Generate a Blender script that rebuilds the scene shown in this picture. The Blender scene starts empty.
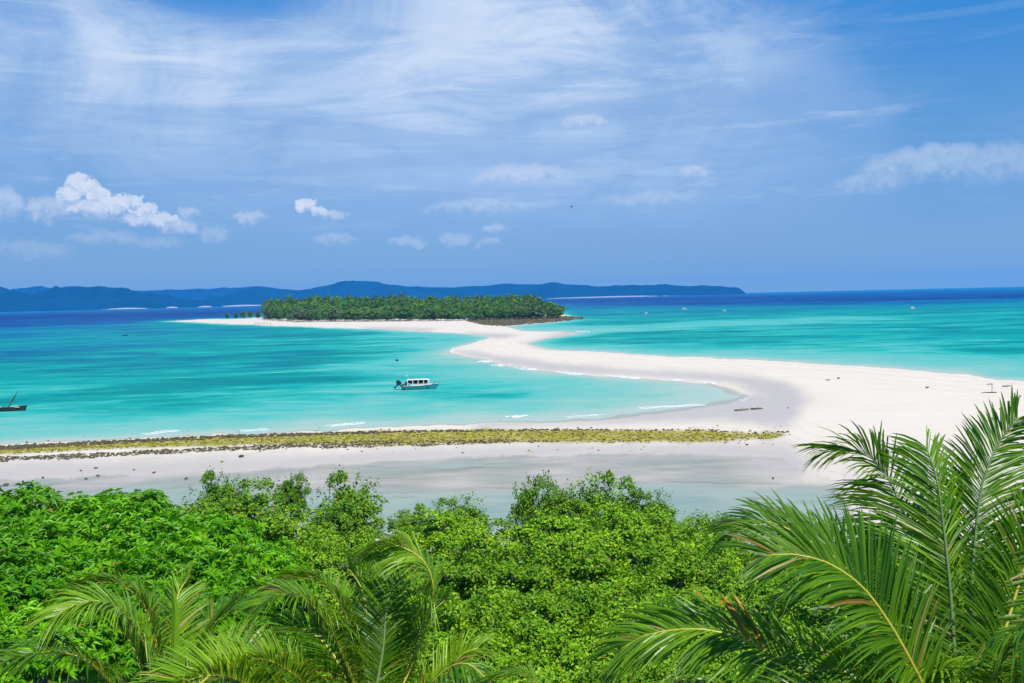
import bpy, bmesh, math, random
import numpy as np
from mathutils import Vector, Matrix, Quaternion
R = math.radians
scene = bpy.context.scene
COL = scene.collection
random.seed(7)
RNG = np.random.default_rng(7)

# ------------------------------------------------------------------ camera
CAM_H = 20.0
FPX = 887.0
PITCH = math.atan((341.5 - 296.9) / FPX)
ROLL = math.atan(0.0228)
fwd = Vector((0, math.cos(PITCH), -math.sin(PITCH)))
r0 = Vector((1, 0, 0)); u0 = r0.cross(fwd)
right = r0 * math.cos(ROLL) - u0 * math.sin(ROLL)
up = right.cross(fwd)
cam = bpy.data.cameras.new('camera'); cam_ob = bpy.data.objects.new('camera', cam); COL.objects.link(cam_ob)
M = Matrix.Identity(4)
for i in range(3):
    M[i][0] = right[i]; M[i][1] = up[i]; M[i][2] = -fwd[i]
M[2][3] = CAM_H
cam_ob.matrix_world = M
cam.sensor_width = 36; cam.lens = 36 * FPX / 1024
cam.clip_start = 0.1; cam.clip_end = 80000
scene.camera = cam_ob
CAM = Vector((0, 0, CAM_H))

# ------------------------------------------------------------------ view, world, sun
scene.view_settings.view_transform = 'Standard'; scene.view_settings.look = 'None'
EXPO = 0.7
scene.view_settings.exposure = EXPO; scene.view_settings.gamma = 1.0
scene.cycles.max_bounces = 8; scene.cycles.transparent_max_bounces = 8
scene.cycles.volume_bounces = 1
SUN_EL, SUN_AZ = R(61), R(142)      # azimuth clockwise from +Y
sun_l = bpy.data.lights.new('sun', 'SUN'); sun_l.energy = 4.0; sun_l.angle = R(0.5); sun_l.color = (1, 0.965, 0.91)
sun = bpy.data.objects.new('sun', sun_l); COL.objects.link(sun)
sdir = Vector((math.sin(SUN_AZ) * math.cos(SUN_EL), math.cos(SUN_AZ) * math.cos(SUN_EL), math.sin(SUN_EL)))
sun.rotation_mode = 'QUATERNION'; sun.rotation_quaternion = sdir.to_track_quat('Z', 'Y'); sun.location = (0, 0, 100)


class NT:
    """small node-tree helper"""
    def __init__(s, tree):
        s.t = tree; s.n = tree.nodes; s.l = tree.links; s.n.clear()
    def put(s, sock, v):
        if v is None: return
        if hasattr(v, 'is_linked') or isinstance(v, bpy.types.NodeSocket): s.l.new(v, sock)
        else:
            try: sock.default_value = v
            except Exception: sock.default_value = tuple(v) + (1,)
    def node(s, typ, **kw):
        nd = s.n.new(typ)
        for k, v in kw.items(): setattr(nd, k, v)
        return nd
    def math(s, op, a, b=None, c=None, clamp=False):
        nd = s.node('ShaderNodeMath', operation=op, use_clamp=clamp)
        for i, v in enumerate((a, b, c)):
            if v is not None: s.put(nd.inputs[i], v)
        return nd.outputs[0]
    def mix(s, f, a, b, blend='MIX'):
        nd = s.node('ShaderNodeMix', data_type='RGBA', blend_type=blend)
        s.put(nd.inputs[0], f); s.put(nd.inputs[6], a if not isinstance(a, tuple) else a + (1,) * (4 - len(a)))
        s.put(nd.inputs[7], b if not isinstance(b, tuple) else b + (1,) * (4 - len(b)))
        return nd.outputs[2]
    def noise(s, vec, scale, detail=4, rough=0.5, dist=0.0, dims='3D'):
        nd = s.node('ShaderNodeTexNoise', noise_dimensions=dims); s.put(nd.inputs['Vector'], vec)
        nd.inputs['Scale'].default_value = scale; nd.inputs['Detail'].default_value = detail
        nd.inputs['Roughness'].default_value = rough; nd.inputs['Distortion'].default_value = dist
        return nd.outputs[0]
    def step(s, v, a, b, o0=0.0, o1=1.0):
        nd = s.node('ShaderNodeMapRange', interpolation_type='SMOOTHSTEP')
        s.put(nd.inputs[0], v)
        for i, x in enumerate((a, b, o0, o1)): s.put(nd.inputs[i + 1], x)
        return nd.outputs[0]
    def ramp(s, v, stops, interp='LINEAR'):
        nd = s.node('ShaderNodeValToRGB'); s.put(nd.inputs[0], v); cr = nd.color_ramp; cr.interpolation = interp
        while len(cr.elements) > 1: cr.elements.remove(cr.elements[0])
        cr.elements[0].position = stops[0][0]; cr.elements[0].color = tuple(stops[0][1]) + (1,)
        for p, c in stops[1:]:
            e = cr.elements.new(p); e.color = tuple(c) + (1,)
        return nd.outputs[0]
    def attr(s, name):
        return s.node('ShaderNodeAttribute', attribute_name=name).outputs['Fac']
    def vmul(s, v, k):
        nd = s.node('ShaderNodeVectorMath', operation='MULTIPLY'); s.put(nd.inputs[0], v); nd.inputs[1].default_value = k
        return nd.outputs[0]


def lin(r, g, b):
    f = lambda c: c / 12.92 if c <= 0.04045 else ((c + 0.055) / 1.055) ** 2.4
    return tuple(f(x / 255) for x in (r, g, b))


def alb(r, g, b, k=1.35):
    return tuple(min(0.85, x / k) for x in lin(r, g, b))


# ---- the sky: Nishita light, thin high cloud sheets, a hazy bank near the sea, cumulus heads
def px_dir(px, py):
    d = (fwd * FPX + right * (px - 512) - up * (py - 341.5)).normalized()
    return math.degrees(math.atan2(d.x, d.y)), math.degrees(math.asin(d.z))


SKY_S = 0.065
world = bpy.data.worlds.new('World'); world.cycles.sampling_method = 'MANUAL'; world.cycles.sample_map_resolution = 256; scene.world = world; world.use_nodes = True
W = NT(world.node_tree)
sky = W.node('ShaderNodeTexSky', sky_type='NISHITA')
sky.sun_disc = False; sky.sun_elevation = SUN_EL; sky.sun_rotation = SUN_AZ
sky.air_density = 1.0; sky.dust_density = 0.3; sky.ozone_density = 2.5
tc = W.node('ShaderNodeTexCoord')
sp = W.node('ShaderNodeSeparateXYZ'); W.put(sp.inputs[0], tc.outputs['Generated'])
dx, dy, dz = sp.outputs
az = W.math('MULTIPLY', W.math('ARCTAN2', dx, dy), 180 / math.pi)
el = W.math('MULTIPLY', W.math('ARCSINE', dz), 180 / math.pi)
# sheet cloud coordinates: the direction met with a flat layer overhead
den = W.math('ADD', W.math('MAXIMUM', dz, 0.0), 0.06)
cb = W.node('ShaderNodeCombineXYZ')
W.put(cb.inputs[0], W.math('DIVIDE', dx, den)); W.put(cb.inputs[1], W.math('DIVIDE', dy, den)); cb.inputs[2].default_value = 3.7
sheet = cb.outputs[0]
ca = W.node('ShaderNodeCombineXYZ')
W.put(ca.inputs[0], az); W.put(ca.inputs[1], W.math('MULTIPLY', el, 1.0)); ca.inputs[2].default_value = 1.3
angv = ca.outputs[0]
K = 1.0 / SKY_S / 2 ** EXPO


def sc(r, g, b):
    return tuple(x * K for x in lin(r, g, b))


def blob(px, py, rx, ry):
    a0, e0 = px_dir(px, py)
    da = W.math('DIVIDE', W.math('SUBTRACT', az, a0), rx); de = W.math('DIVIDE', W.math('SUBTRACT', el, e0), ry)
    q = W.math('ADD', W.math('MULTIPLY', da, da), W.math('MULTIPLY', de, de))
    return W.math('EXPONENT', W.math('MULTIPLY', q, -1.0))


def add(*v):
    o = v[0]
    for x in v[1:]: o = W.math('ADD', o, x)
    return o


blue = W.mix(0.94, sky.outputs[0], W.mix(W.step(el, 3, 20), sc(118, 168, 216), sc(0, 130, 214)))
# hazy veil over the middle of the sky
n1 = W.noise(W.vmul(angv, (1.0, 1.5, 1.0)), 0.085, 8, 0.60, 0.7, dims='2D')
n2 = W.noise(W.vmul(sheet, (0.8, 1.1, 1.0)), 3.0, 7, 0.65, 0.6, dims='2D')
veil_m = add(W.math('MULTIPLY', blob(360, 60, 24, 7.5), 0.95), W.math('MULTIPLY', blob(640, 150, 26, 8), 0.75),
             W.math('MULTIPLY', blob(80, 70, 9, 5), 0.4), W.math('MULTIPLY', blob(220, -5, 7, 2.2), -0.75),
             W.math('MULTIPLY', blob(1030, 30, 9, 11), -1.1), W.math('MULTIPLY', blob(790, 20, 7, 4), -0.25))
veil = W.math('MULTIPLY', veil_m, W.step(W.math('ADD', W.math('MULTIPLY', n1, 0.7), W.math('MULTIPLY', n2, 0.3)), 0.22, 0.62, 0.45, 1.0), clamp=True)
c1 = W.mix(W.math('MULTIPLY', veil, 0.85), blue, sc(166, 196, 236))
# brighter fibrous cloud in the upper left and centre
white_m = add(blob(400, 35, 15, 5.5), W.math('MULTIPLY', blob(110, 60, 8, 4.2), 0.8), W.math('MULTIPLY', blob(640, 15, 9, 4.5), 0.8),
              W.math('MULTIPLY', blob(540, 100, 11, 2.6), 0.6), W.math('MULTIPLY', blob(220, -5, 6, 1.8), -1.2))
wn = W.step(W.math('ADD', W.math('MULTIPLY', n1, 0.55), W.math('MULTIPLY', n2, 0.45)), 0.36, 0.66)
c2 = W.mix(W.math('MULTIPLY', W.math('MULTIPLY', white_m, W.math('ADD', 0.25, wn)), 0.8, clamp=True), c1, sc(206, 223, 246))
# thin streaks lying level
n3 = W.noise(W.vmul(angv, (0.09, 0.75, 1.0)), 1.0, 6, 0.6, 0.8, dims='2D')
n3b = W.noise(W.vmul(angv, (0.35, 1.6, 1.0)), 1.0, 5, 0.6, 0.5, dims='2D')
st = W.math('MULTIPLY', W.step(W.math('ADD', W.math('MULTIPLY', n3, 0.65), W.math('MULTIPLY', n3b, 0.35)), 0.52, 0.68), W.step(el, 2.0, 6.0))
st_m = add(0.28, W.math('MULTIPLY', blob(830, 105, 5.5, 0.6), 0.9), W.math('MULTIPLY', blob(620, 108, 8, 0.9), 0.6), W.math('MULTIPLY', blob(600, 195, 9, 1.2), 0.3),
           W.math('MULTIPLY', blob(1010, 60, 9, 9), -0.3))
c3 = W.mix(W.math('MULTIPLY', st, st_m, clamp=True), c2, sc(196, 214, 242))
# slate blue bands of shade in the sheet
n4 = W.noise(W.vmul(angv, (0.05, 0.5, 1.0)), 1.0, 5, 0.55, 0.6, dims='2D')
c3 = W.mix(W.math('MULTIPLY', W.step(n4, 0.47, 0.66), W.math('MULTIPLY', W.step(el, 1, 5), W.step(el, 20, 11, 0, 0.45))), c3, sc(134, 174, 222))
# rain haze low over the sea
c4 = W.mix(W.math('MULTIPLY', W.step(el, 7.5, -0.5), 0.85), c3, sc(132, 172, 208))
c4 = W.mix(W.step(el, 4.5, 1.6, 0, 0.9), c4, sc(144, 180, 204))
c4 = W.mix(W.step(el, 1.9, 0.4, 0, 0.9), c4, sc(172, 198, 178))
# cumulus heads: heaps whose outline is pushed about by turbulence, lit above and slate below
def wnoise(scale, off, det=6):
    v = W.node('ShaderNodeVectorMath', operation='ADD'); W.put(v.inputs[0], angv); v.inputs[1].default_value = (off, off * .7, 0)
    return W.math('SUBTRACT', W.noise(v.outputs[0], scale, det, 0.6, 0.2, dims='2D'), 0.5)
wa = wnoise(0.55, 0.0); we = wnoise(0.75, 13.0); wf = wnoise(2.2, 31.0, 5)
AZ0, EL0 = az, el
az = W.math('ADD', AZ0, W.math('ADD', W.math('MULTIPLY', wa, 1.7), W.math('MULTIPLY', wf, 0.6)))
el = W.math('ADD', EL0, W.math('ADD', W.math('MULTIPLY', we, 1.0), W.math('MULTIPLY', wf, 0.45)))
heads = [(74, 184, 0.62, 0.66, 1.0), (88, 190, 0.62, 0.6, 1.0), (66, 197, 0.7, 0.6, .95), (101, 197, 0.7, 0.6, 1.0), (115, 203, 0.75, 0.55, 1.0), (131, 206, 0.6, 0.5, 1.0), (146, 212, 0.7, 0.45, .95), (163, 219, 0.7, 0.45, .9), (96, 210, 1.7, 0.5, .9),
         (150, 221, 1.5, 0.4, .75), (180, 229, 0.8, 0.5, .5), (190, 214, 0.6, 0.45, .45), (48, 211, 0.9, 0.7, .5),
         (309, 207, 0.6, 0.5, 1.0), (320, 212, 0.6, 0.4, .85), (333, 216, 0.6, 0.35, .55), (250, 218, 0.8, 0.45, .45), (4, 206, 1.0, 0.9, .5), (335, 241, 1.3, 0.4, .3), (215, 236, 1.0, 0.5, .3), (108, 240, 1.8, 0.5, .26), (160, 244, 1.2, .4, .22),
         (408, 243, 1.0, 0.4, .35), (455, 240, 1.0, 0.4, .32), (495, 229, 0.8, 0.4, .42), (490, 243, 0.7, 0.35, .32), (693, 175, 0.8, 0.5, .38), (935, 158, 2.2, 0.7, .42), (915, 168, 2.6, 0.9, .38), (995, 166, 2.6, 1.1, .34), (870, 184, 1.8, .6, .3),
         (525, 177, 3.0, 0.7, .4), (480, 208, 3.2, 0.45, .28), (585, 122, 1.2, .45, .4), (32, 252, 1.8, .5, .22), (650, 200, 3.0, .5, .26)]
cum = None; lit = None
for (px, py, rx, ry, s_) in heads:
    a0, e0 = px_dir(px, py)
    da = W.math('DIVIDE', W.math('SUBTRACT', az, a0), rx); de = W.math('DIVIDE', W.math('SUBTRACT', el, e0), ry)
    de2 = W.math('MULTIPLY', de, W.math('ADD', 1.0, W.math('MULTIPLY', W.math('LESS_THAN', de, 0.0), 0.3)))
    q = W.math('ADD', W.math('MULTIPLY', da, da), W.math('MULTIPLY', de2, de2))
    sharp = 0.45 if s_ > .8 else 1.0
    b = W.math('MULTIPLY', W.step(q, 1.0 - sharp * .6, 1.0 + sharp, 1.0, 0.0), s_)
    cum = b if cum is None else W.math('MAXIMUM', cum, b)
    l_ = W.math('MULTIPLY', b, W.step(de, -0.75, 0.35)); lit = l_ if lit is None else W.math('MAXIMUM', lit, l_)
shade = W.math('ADD', W.math('DIVIDE', lit, W.math('MAXIMUM', cum, 0.02)), W.math('ADD', W.math('MULTIPLY', wf, 0.9), W.math('MULTIPLY', we, 0.9)), clamp=True)
cumc = W.mix(shade, sc(160, 190, 228), sc(226, 234, 246))
c5 = W.mix(W.math('MULTIPLY', cum, W.math('ADD', 0.88, W.math('MULTIPLY', wf, 0.5)), clamp=True), c4, cumc)
bg = W.node('ShaderNodeBackground'); W.put(bg.inputs[0], c5); bg.inputs[1].default_value = SKY_S
wo = W.node('ShaderNodeOutputWorld'); W.l.new(bg.outputs[0], wo.inputs[0])


# ------------------------------------------------------------------ helpers
def ray(px, py):
    return (fwd * FPX + right * (px - 512) - up * (py - 341.5))


def at(px, py, z=0.0):
    d = ray(px, py); return CAM + d * ((z - CAM_H) / d.z)


def pd(px, py, dist):
    """point seen at a pixel, at a level distance from the camera"""
    d = ray(px, py); return CAM + d * (dist / math.hypot(d.x, d.y))


def tag(o, label=None, cat=None, group=None, kind=None):
    if label: o['label'] = label
    if cat: o['category'] = cat
    if group: o['group'] = group
    if kind: o['kind'] = kind
    return o


def empty(name, loc, rz=0.0):
    o = bpy.data.objects.new(name, None); COL.objects.link(o); o.location = loc; o.rotation_euler = (0, 0, rz)
    o.empty_display_size = 0.2
    return o


def link(name, me, parent=None, loc=None):
    o = bpy.data.objects.new(name, me); COL.objects.link(o)
    if parent: o.parent = parent
    if loc is not None: o.location = loc
    return o


def children(o):
    return [c for c in bpy.data.objects if c.parent == o]


def mesh_np(name, verts, faces, mats, mat_idx=None, smooth=False):
    """verts (n,3); faces: list of arrays (m,k)"""
    me = bpy.data.meshes.new(name)
    verts = np.asarray(verts, dtype=np.float32)
    me.vertices.add(len(verts)); me.vertices.foreach_set('co', verts.ravel())
    fl = [np.asarray(f, dtype=np.int32) for f in faces if len(f)]
    tot = np.concatenate([np.full(len(f), f.shape[1], np.int32) for f in fl])
    idx = np.concatenate([f.ravel() for f in fl])
    me.loops.add(len(idx)); me.loops.foreach_set('vertex_index', idx)
    st = np.zeros(len(tot), np.int32); st[1:] = np.cumsum(tot)[:-1]
    me.polygons.add(len(tot)); me.polygons.foreach_set('loop_start', st); me.polygons.foreach_set('loop_total', tot)
    for m in mats: me.materials.append(m)
    if mat_idx is not None: me.polygons.foreach_set('material_index', np.asarray(mat_idx, np.int32))
    me.polygons.foreach_set('use_smooth', np.full(len(tot), smooth))
    me.update(calc_edges=True); me.validate()
    return me


def attr(me, name, val):
    a = me.attributes.new(name, 'FLOAT', 'POINT'); a.data.foreach_set('value', np.asarray(val, np.float32).ravel())


def new_mat(name):
    m = bpy.data.materials.new(name); m.use_nodes = True
    return m, NT(m.node_tree)


def plain(name, col, rough=0.6, spec=0.3, var=0.15, scale=6.0, metal=0.0):
    m, T = new_mat(name)
    g = T.node('ShaderNodeNewGeometry'); n = T.noise(g.outputs['Position'], scale, 4)
    c = T.mix(n, tuple(x * (1 - var) for x in col), tuple(min(1, x * (1 + var)) for x in col))
    p = T.node('ShaderNodeBsdfPrincipled'); T.put(p.inputs['Base Color'], c)
    p.inputs['Roughness'].default_value = rough; p.inputs['Specular IOR Level'].default_value = spec; p.inputs['Metallic'].default_value = metal
    o = T.node('ShaderNodeOutputMaterial'); T.l.new(p.outputs[0], o.inputs[0])
    return m


# ------------------------------------------------------------------ shore geometry, in log-polar ground coordinates
KV = 200.0


def uv_w(x, y):
    d = np.hypot(x, y); return np.arctan2(x, y) * FPX, KV * np.log(CAM_H * FPX / d)


def uv_px(pts):
    out = []
    for px, py in pts:
        p = at(px, py); u, v = uv_w(p.x, p.y); out.append((float(u), float(v)))
    return out


def inside(poly, u, v):
    r = np.zeros(u.shape, bool); n = len(poly)
    for i in range(n):
        x1, y1 = poly[i]; x2, y2 = poly[(i + 1) % n]
        if y1 == y2: continue
        c = ((y1 > v) != (y2 > v)) & (u < (x2 - x1) * (v - y1) / (y2 - y1) + x1)
        r ^= c
    return r


def sdist(poly, u, v):
    """positive inside"""
    d = np.full(u.shape, 1e9); n = len(poly)
    for i in range(n):
        x1, y1 = poly[i]; x2, y2 = poly[(i + 1) % n]
        ex, ey = x2 - x1, y2 - y1; L = ex * ex + ey * ey + 1e-9
        t = np.clip(((u - x1) * ex + (v - y1) * ey) / L, 0, 1)
        d = np.minimum(d, np.hypot(u - x1 - t * ex, v - y1 - t * ey))
    return np.where(inside(poly, u, v), d, -d)


P_SPIT = uv_px([(165, 321.5), (200, 319.3), (235, 318.6), (270, 317), (300, 311), (420, 308), (540, 309), (563, 314), (575, 318.5), (560, 321.5), (535, 323.5), (505, 326.5), (520, 331), (560, 332), (580, 334),
                (566, 335), (541, 340), (528, 343.5), (537, 346.5), (548, 349), (580, 351), (616, 353.2), (663, 356), (704, 357.7),
                (740, 359.3), (780, 361.5), (830, 364.5), (880, 368), (910, 370.3), (940, 373), (970, 375.7), (1000, 379), (1024, 381.7),
                (1100, 392), (1400, 440), (1500, 640), (1200, 610), (1000, 560), (900, 540), (850, 515), (838, 480), (800, 470),
                (780, 458), (700, 453), (560, 455), (420, 459), (330, 463), (240, 470), (150, 474), (0, 480), (-300, 492),
                (-300, 458), (0, 444), (100, 440), (200, 436), (300, 432), (380, 428.5), (450, 425.5), (520, 423), (600, 420),
                (650, 416), (700, 409), (740, 402), (752, 397), (748, 393), (735, 388.5), (712, 384), (690, 381.5), (650, 378.5), (620, 377.5), (590, 375), (560, 372),
                (530, 369), (500, 364), (478, 358), (452, 353), (450, 350), (470, 344), (490, 337), (470, 334.3), (430, 332), (400, 330.8), (380, 329.5), (340, 328.2),
                (300, 326.8), (260, 325.2), (230, 324.3)])
P_NEAR = uv_px([(-300, 530), (0, 522), (200, 520), (400, 540), (600, 548), (750, 552), (900, 560), (1000, 570), (1300, 640)])
P_NEAR = [(-2800, P_NEAR[0][1])] + P_NEAR + [(2800, P_NEAR[-1][1] - 60), (2800, 3000), (-2800, 3000)]
P_WET = [uv_px(p) for p in (
    [(462, 352), (500, 357.5), (560, 366), (620, 371), (680, 374), (735, 377), (768, 382), (796, 391), (806, 403), (798, 418), (786, 428), (760, 424), (735, 412), (765, 398), (740, 384), (690, 378), (650, 375), (600, 373), (550, 370), (500, 363)],
    [(600, 412), (700, 402), (760, 395), (800, 400), (780, 428), (700, 421), (600, 424), (480, 426)],
    [(526, 343.5), (541, 339.5), (566, 333), (575, 334), (543, 341), (534, 344), (548, 349), (537, 347)],
    [(-200, 470), (0, 466), (230, 461), (330, 456), (480, 449), (700, 446), (782, 446), (812, 462), (800, 480), (700, 496), (400, 520), (-200, 540)],
    [(370, 327.5), (430, 329.5), (425, 331), (370, 329.2)],
    [(470, 333), (513, 336), (505, 338), (478, 336)])]
P_ALGAE = uv_px([(-300, 462), (0, 448), (110, 442), (250, 435.5), (420, 431.5), (560, 430.5), (700, 432), (770, 434.5), (783, 437.5), (770, 441), (700, 443.5),
                 (600, 444), (500, 444), (400, 447), (300, 446), (200, 447.5), (100, 451), (0, 456.5), (-300, 470)])
P_LOW = uv_px([(-200, 466), (0, 459.6), (60, 458), (130, 454.5), (200, 451), (300, 446.5), (400, 443.6), (520, 442.3), (560, 443), (430, 446.5), (360, 448), (300, 449.5), (200, 453.4), (130, 457.4), (60, 461), (0, 462.4), (-200, 470)])
P_SHELF = uv_px([(464, 321), (480, 318.5), (500, 317), (540, 315.5), (575, 316.8), (588, 318.6), (560, 321.5), (535, 323.5), (505, 326), (485, 325.5)])

ANCH = [(-200, 326, 14), (0, 318, 16), (0, 326, 9), (0, 335, 6), (100, 329, 4.2), (0, 350, 3.772), (100, 345, 3.444), (200, 335, 3.4), (300, 334, 1.9), (400, 337, 1.3),
        (300, 350, 2.378), (150, 360, 2.788), (250, 365, 2.296), (100, 375, 2.214), (0, 370, 2.46), (0, 400, 1.64), (150, 400, 1.312), (300, 385, 1.64),
        (300, 400, 1.148), (420, 368, 0.8), (430, 395, 1.066), (500, 395, 1.066), (560, 385, 0.7), (600, 390, 0.6), (650, 395, 0.32), (700, 395, 0.18),
        (100, 420, 0.8), (0, 430, 0.6), (250, 415, 0.7), (400, 410, 0.8), (520, 405, 0.6), (600, 405, 0.3), (400, 352, 1.148), (430, 345, 0.7),
        (450, 362, 0.5), (200, 327, 3), (160, 329, 3.4), (130, 318, 12), (60, 322, 9), (300, 425, 0.4), (-200, 400, 1.64),
        (200, 314, 16), (565, 301, 16), (700, 299, 16), (700, 303, 12), (600, 307, 5), (620, 313, 3.4), (700, 309, 3.6), (800, 308, 3.6), (820, 303, 9), (820, 300, 15), (900, 303, 6),
        (900, 299, 15), (1000, 300, 6), (1000, 297, 14), (900, 310, 2.8), (1000, 306, 3), (1100, 300, 5), (590, 324, 1.6), (560, 328, 0.5), (600, 330, 0.7), (680, 326, 0.7),
        (760, 322, 0.7), (840, 318.5, 0.8), (920, 316, 1.5), (650, 337, 2), (720, 340, 2), (600, 340, 1.5), (820, 335, 1.9), (900, 330, 2), (1000, 318, 2.1), (1000, 335, 1.9),
        (600, 347, 0.9), (700, 350, 0.9), (800, 354, 0.8), (900, 361, 0.6), (1000, 352, 1.3), (1000, 370, 0.6), (1100, 350, 2), (640, 319, 2.4), (740, 315, 2.6), (560, 313, 5), (700, 333, 1.8),
        (742, 392, 0.05), (725, 400, 0.06), (685, 403, 0.12), (640, 412, 0.08), (560, 418, 0.15), (480, 420, 0.25), (470, 354, 0.3), (520, 372, 0.5),
        # lagoon inside the reef
        (100, 505, 0.3), (100, 478, 0.03), (300, 478, 0), (300, 466, 0.12), (450, 466, 0.14), (450, 478, 0), (450, 505, 0.36), (650, 462, 0.08), (560, 479, 0.02),
        (650, 477, 0.02), (650, 492, 0.2), (700, 508, 0.34), (800, 500, 0.2), (800, 474, 0), (20, 495, 0.12), (200, 492, 0.2), (200, 478, 0.05), (350, 500, 0.25), (540, 500, 0.3), (380, 486, 0.08)]


def sea_depth(u, v):
    num = np.zeros(u.shape); dn = np.zeros(u.shape)
    for px, py, d in ANCH:
        p = at(px, py); a, b = uv_w(p.x, p.y)
        w = 1.0 / (((u - a) * 0.55) ** 2 + ((v - b) * 1.6) ** 2 + 60.0) ** 1.5
        num += w * math.log(d + 0.03); dn += w
    return np.exp(num / dn) - 0.03


def vnoise(x, y, seed=0):
    xi = np.floor(x).astype(np.int64); yi = np.floor(y).astype(np.int64); fx = x - xi; fy = y - yi
    fx = fx * fx * (3 - 2 * fx); fy = fy * fy * (3 - 2 * fy)
    def h(a, b):
        n = (a * 374761393 + b * 668265263 + seed * 974711) & 0x7fffffff
        n = ((n ^ (n >> 13)) * 1274126177) & 0x7fffffff
        return ((n ^ (n >> 16)) & 0xffff) / 65535.0
    return (h(xi, yi) * (1 - fx) + h(xi + 1, yi) * fx) * (1 - fy) + (h(xi, yi + 1) * (1 - fx) + h(xi + 1, yi + 1) * fx) * fy


def fbm(x, y, o=4, seed=0):
    s = 0; a = 0.5
    for i in range(o): s = s + a * (vnoise(x * 2 ** i, y * 2 ** i, seed + i) - 0.5); a *= 0.5
    return s


def sst(x, a, b):
    t = np.clip((x - a) / (b - a), 0, 1); return t * t * (3 - 2 * t)


FARTHEST = 14500.0


def ground_fields(x, y):
    u, v = uv_w(x, y)
    d = np.hypot(x, y)
    wob = fbm(u / 26, v / 26, 4, 3) * 9 + fbm(u / 7, v / 7, 3, 9) * 3
    s1 = sdist(P_SPIT, u, v) + wob
    s2 = sdist(P_NEAR, u, v) + wob
    land = np.maximum(s1, s2)
    depth = sea_depth(u, v)
    off = np.maximum(-land, 0)
    lagf = sst(v, KV * math.log(143), KV * math.log(151)); lag = lagf > 0.5
    dep = depth * (1 - np.exp(-off / np.where(lag, 6.0, 15.0)))
    dep = np.maximum(np.where(lag, dep * 1.15 + 0.045 + fbm(u / 80, v / 6, 5, 5) * 0.42 * (0.3 + dep * 2), dep), 0.004) * (land < 0)
    h = np.where(land > 0, 1.0 * (1 - np.exp(-land / 70.0)) + 0.01, -dep)
    h = np.where(s2 > 0, np.maximum(h, 0.9 * (1 - np.exp(-s2 / 40.0))), h)
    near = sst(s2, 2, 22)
    wet = np.zeros(u.shape)
    for P in P_WET: wet = np.maximum(wet, sst(sdist(P, u, v) + wob * 1.3, -16, 9))
    wet = np.maximum(wet, sst(-land, -2.0, 1.5) * 0.25)
    wet = np.maximum(wet, sst(v, KV * math.log(150), KV * math.log(158)) * 0.3 * (1 - near))
    alg = sst(sdist(P_ALGAE, u, v) + wob * 0.7, -3, 3)
    low = sst(sdist(P_LOW, u, v) + fbm(u / 12, v / 5, 3, 21) * 5, -2, 3)
    shelf = sst(sdist(P_SHELF, u, v) + wob, -4, 6)
    return h, dep, np.clip(wet, 0, 1), alg, low, near, shelf, land, lagf


# polar rows and columns, finer where the view looks
deps = [1.085 * CAM_H * FPX / FARTHEST / 1.085]
while deps[-1] < 26: deps.append(deps[-1] * 1.035)
while deps[-1] < 250: deps.append(deps[-1] + 0.9)
while deps[-1] < 9000: deps.append(deps[-1] * 1.12)
rows = CAM_H * FPX / np.array(deps)
fine = np.arange(-36, 36.001, 0.11)
coarse = np.arange(38, 322.1, 4)
azs = np.radians(np.concatenate([fine, coarse]))
nr, nc = len(rows), len(azs)
RR, AA = np.meshgrid(rows, azs, indexing='ij')
GX, GY = RR * np.sin(AA), RR * np.cos(AA)
H_, DEP, WET, ALG, LOW, NEAR, SHELF, LAND, LAGO = ground_fields(GX, GY)
ii = np.arange(nr * nc).reshape(nr, nc)
jn = np.roll(np.arange(nc), -1)
quads = np.stack([ii[:-1], ii[1:], ii[1:][:, jn], ii[:-1][:, jn]], -1).reshape(-1, 4)


def ground_z(x, y):
    return float(ground_fields(np.array([x]), np.array([y]))[0][0])


def on_ground(px, py):
    p = at(px, py); z = max(0.0, ground_z(p.x, p.y)); p = at(px, py, z)
    return Vector((p.x, p.y, max(0.0, ground_z(p.x, p.y))))


# ---- ground material
mg, T = new_mat('sand_and_soil')
geo = T.node('ShaderNodeNewGeometry'); pos = geo.outputs['Position']
nz = T.noise(pos, 0.11, 6, 0.6); nz2 = T.noise(pos, 1.3, 5, 0.6); nz3 = T.noise(T.vmul(pos, (0.12, 0.5, 1)), 0.5, 5, 0.6, 0.5)
dry = T.mix(nz3, (0.585, 0.515, 0.425), (0.485, 0.42, 0.335))
dry = T.mix(T.step(nz2, 0.56, 0.72, 0, 0.32), dry, (0.28, 0.245, 0.205))
ld = T.attr('land')
tide = T.math('SINE', T.math('ADD', T.math('MULTIPLY', ld, 0.55), T.math('MULTIPLY', T.noise(pos, 0.03, 5, 0.6), 9.0)))
dry = T.mix(T.math('MULTIPLY', T.math('MULTIPLY', T.step(tide, 0.78, 1.0), T.step(nz2, 0.35, 0.6)), T.step(ld, 70, 8, 0, 0.45)), dry, (0.33, 0.28, 0.22))
wetc = T.mix(nz, (0.33, 0.29, 0.25), (0.43, 0.38, 0.33))
c = T.mix(T.math('MULTIPLY', T.attr('wet'), T.step(nz, 0.3, 0.6, 0.75, 1.0)), dry, wetc)
algc = T.mix(T.step(nz2, 0.35, 0.62), (0.14, 0.125, 0.008), (0.31, 0.275, 0.03))
nz4 = T.noise(pos, 0.7, 5, 0.65)
c = T.mix(T.math('MULTIPLY', T.attr('algae'), T.step(nz4, 0.30, 0.5, 0.55, 1)), c, algc)
lowc = T.mix(T.step(nz2, 0.4, 0.6), (0.11, 0.09, 0.055), (0.34, 0.29, 0.19))
c = T.mix(T.math('MULTIPLY', T.attr('lowrock'), T.step(nz4, 0.40, 0.58)), c, lowc)
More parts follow.
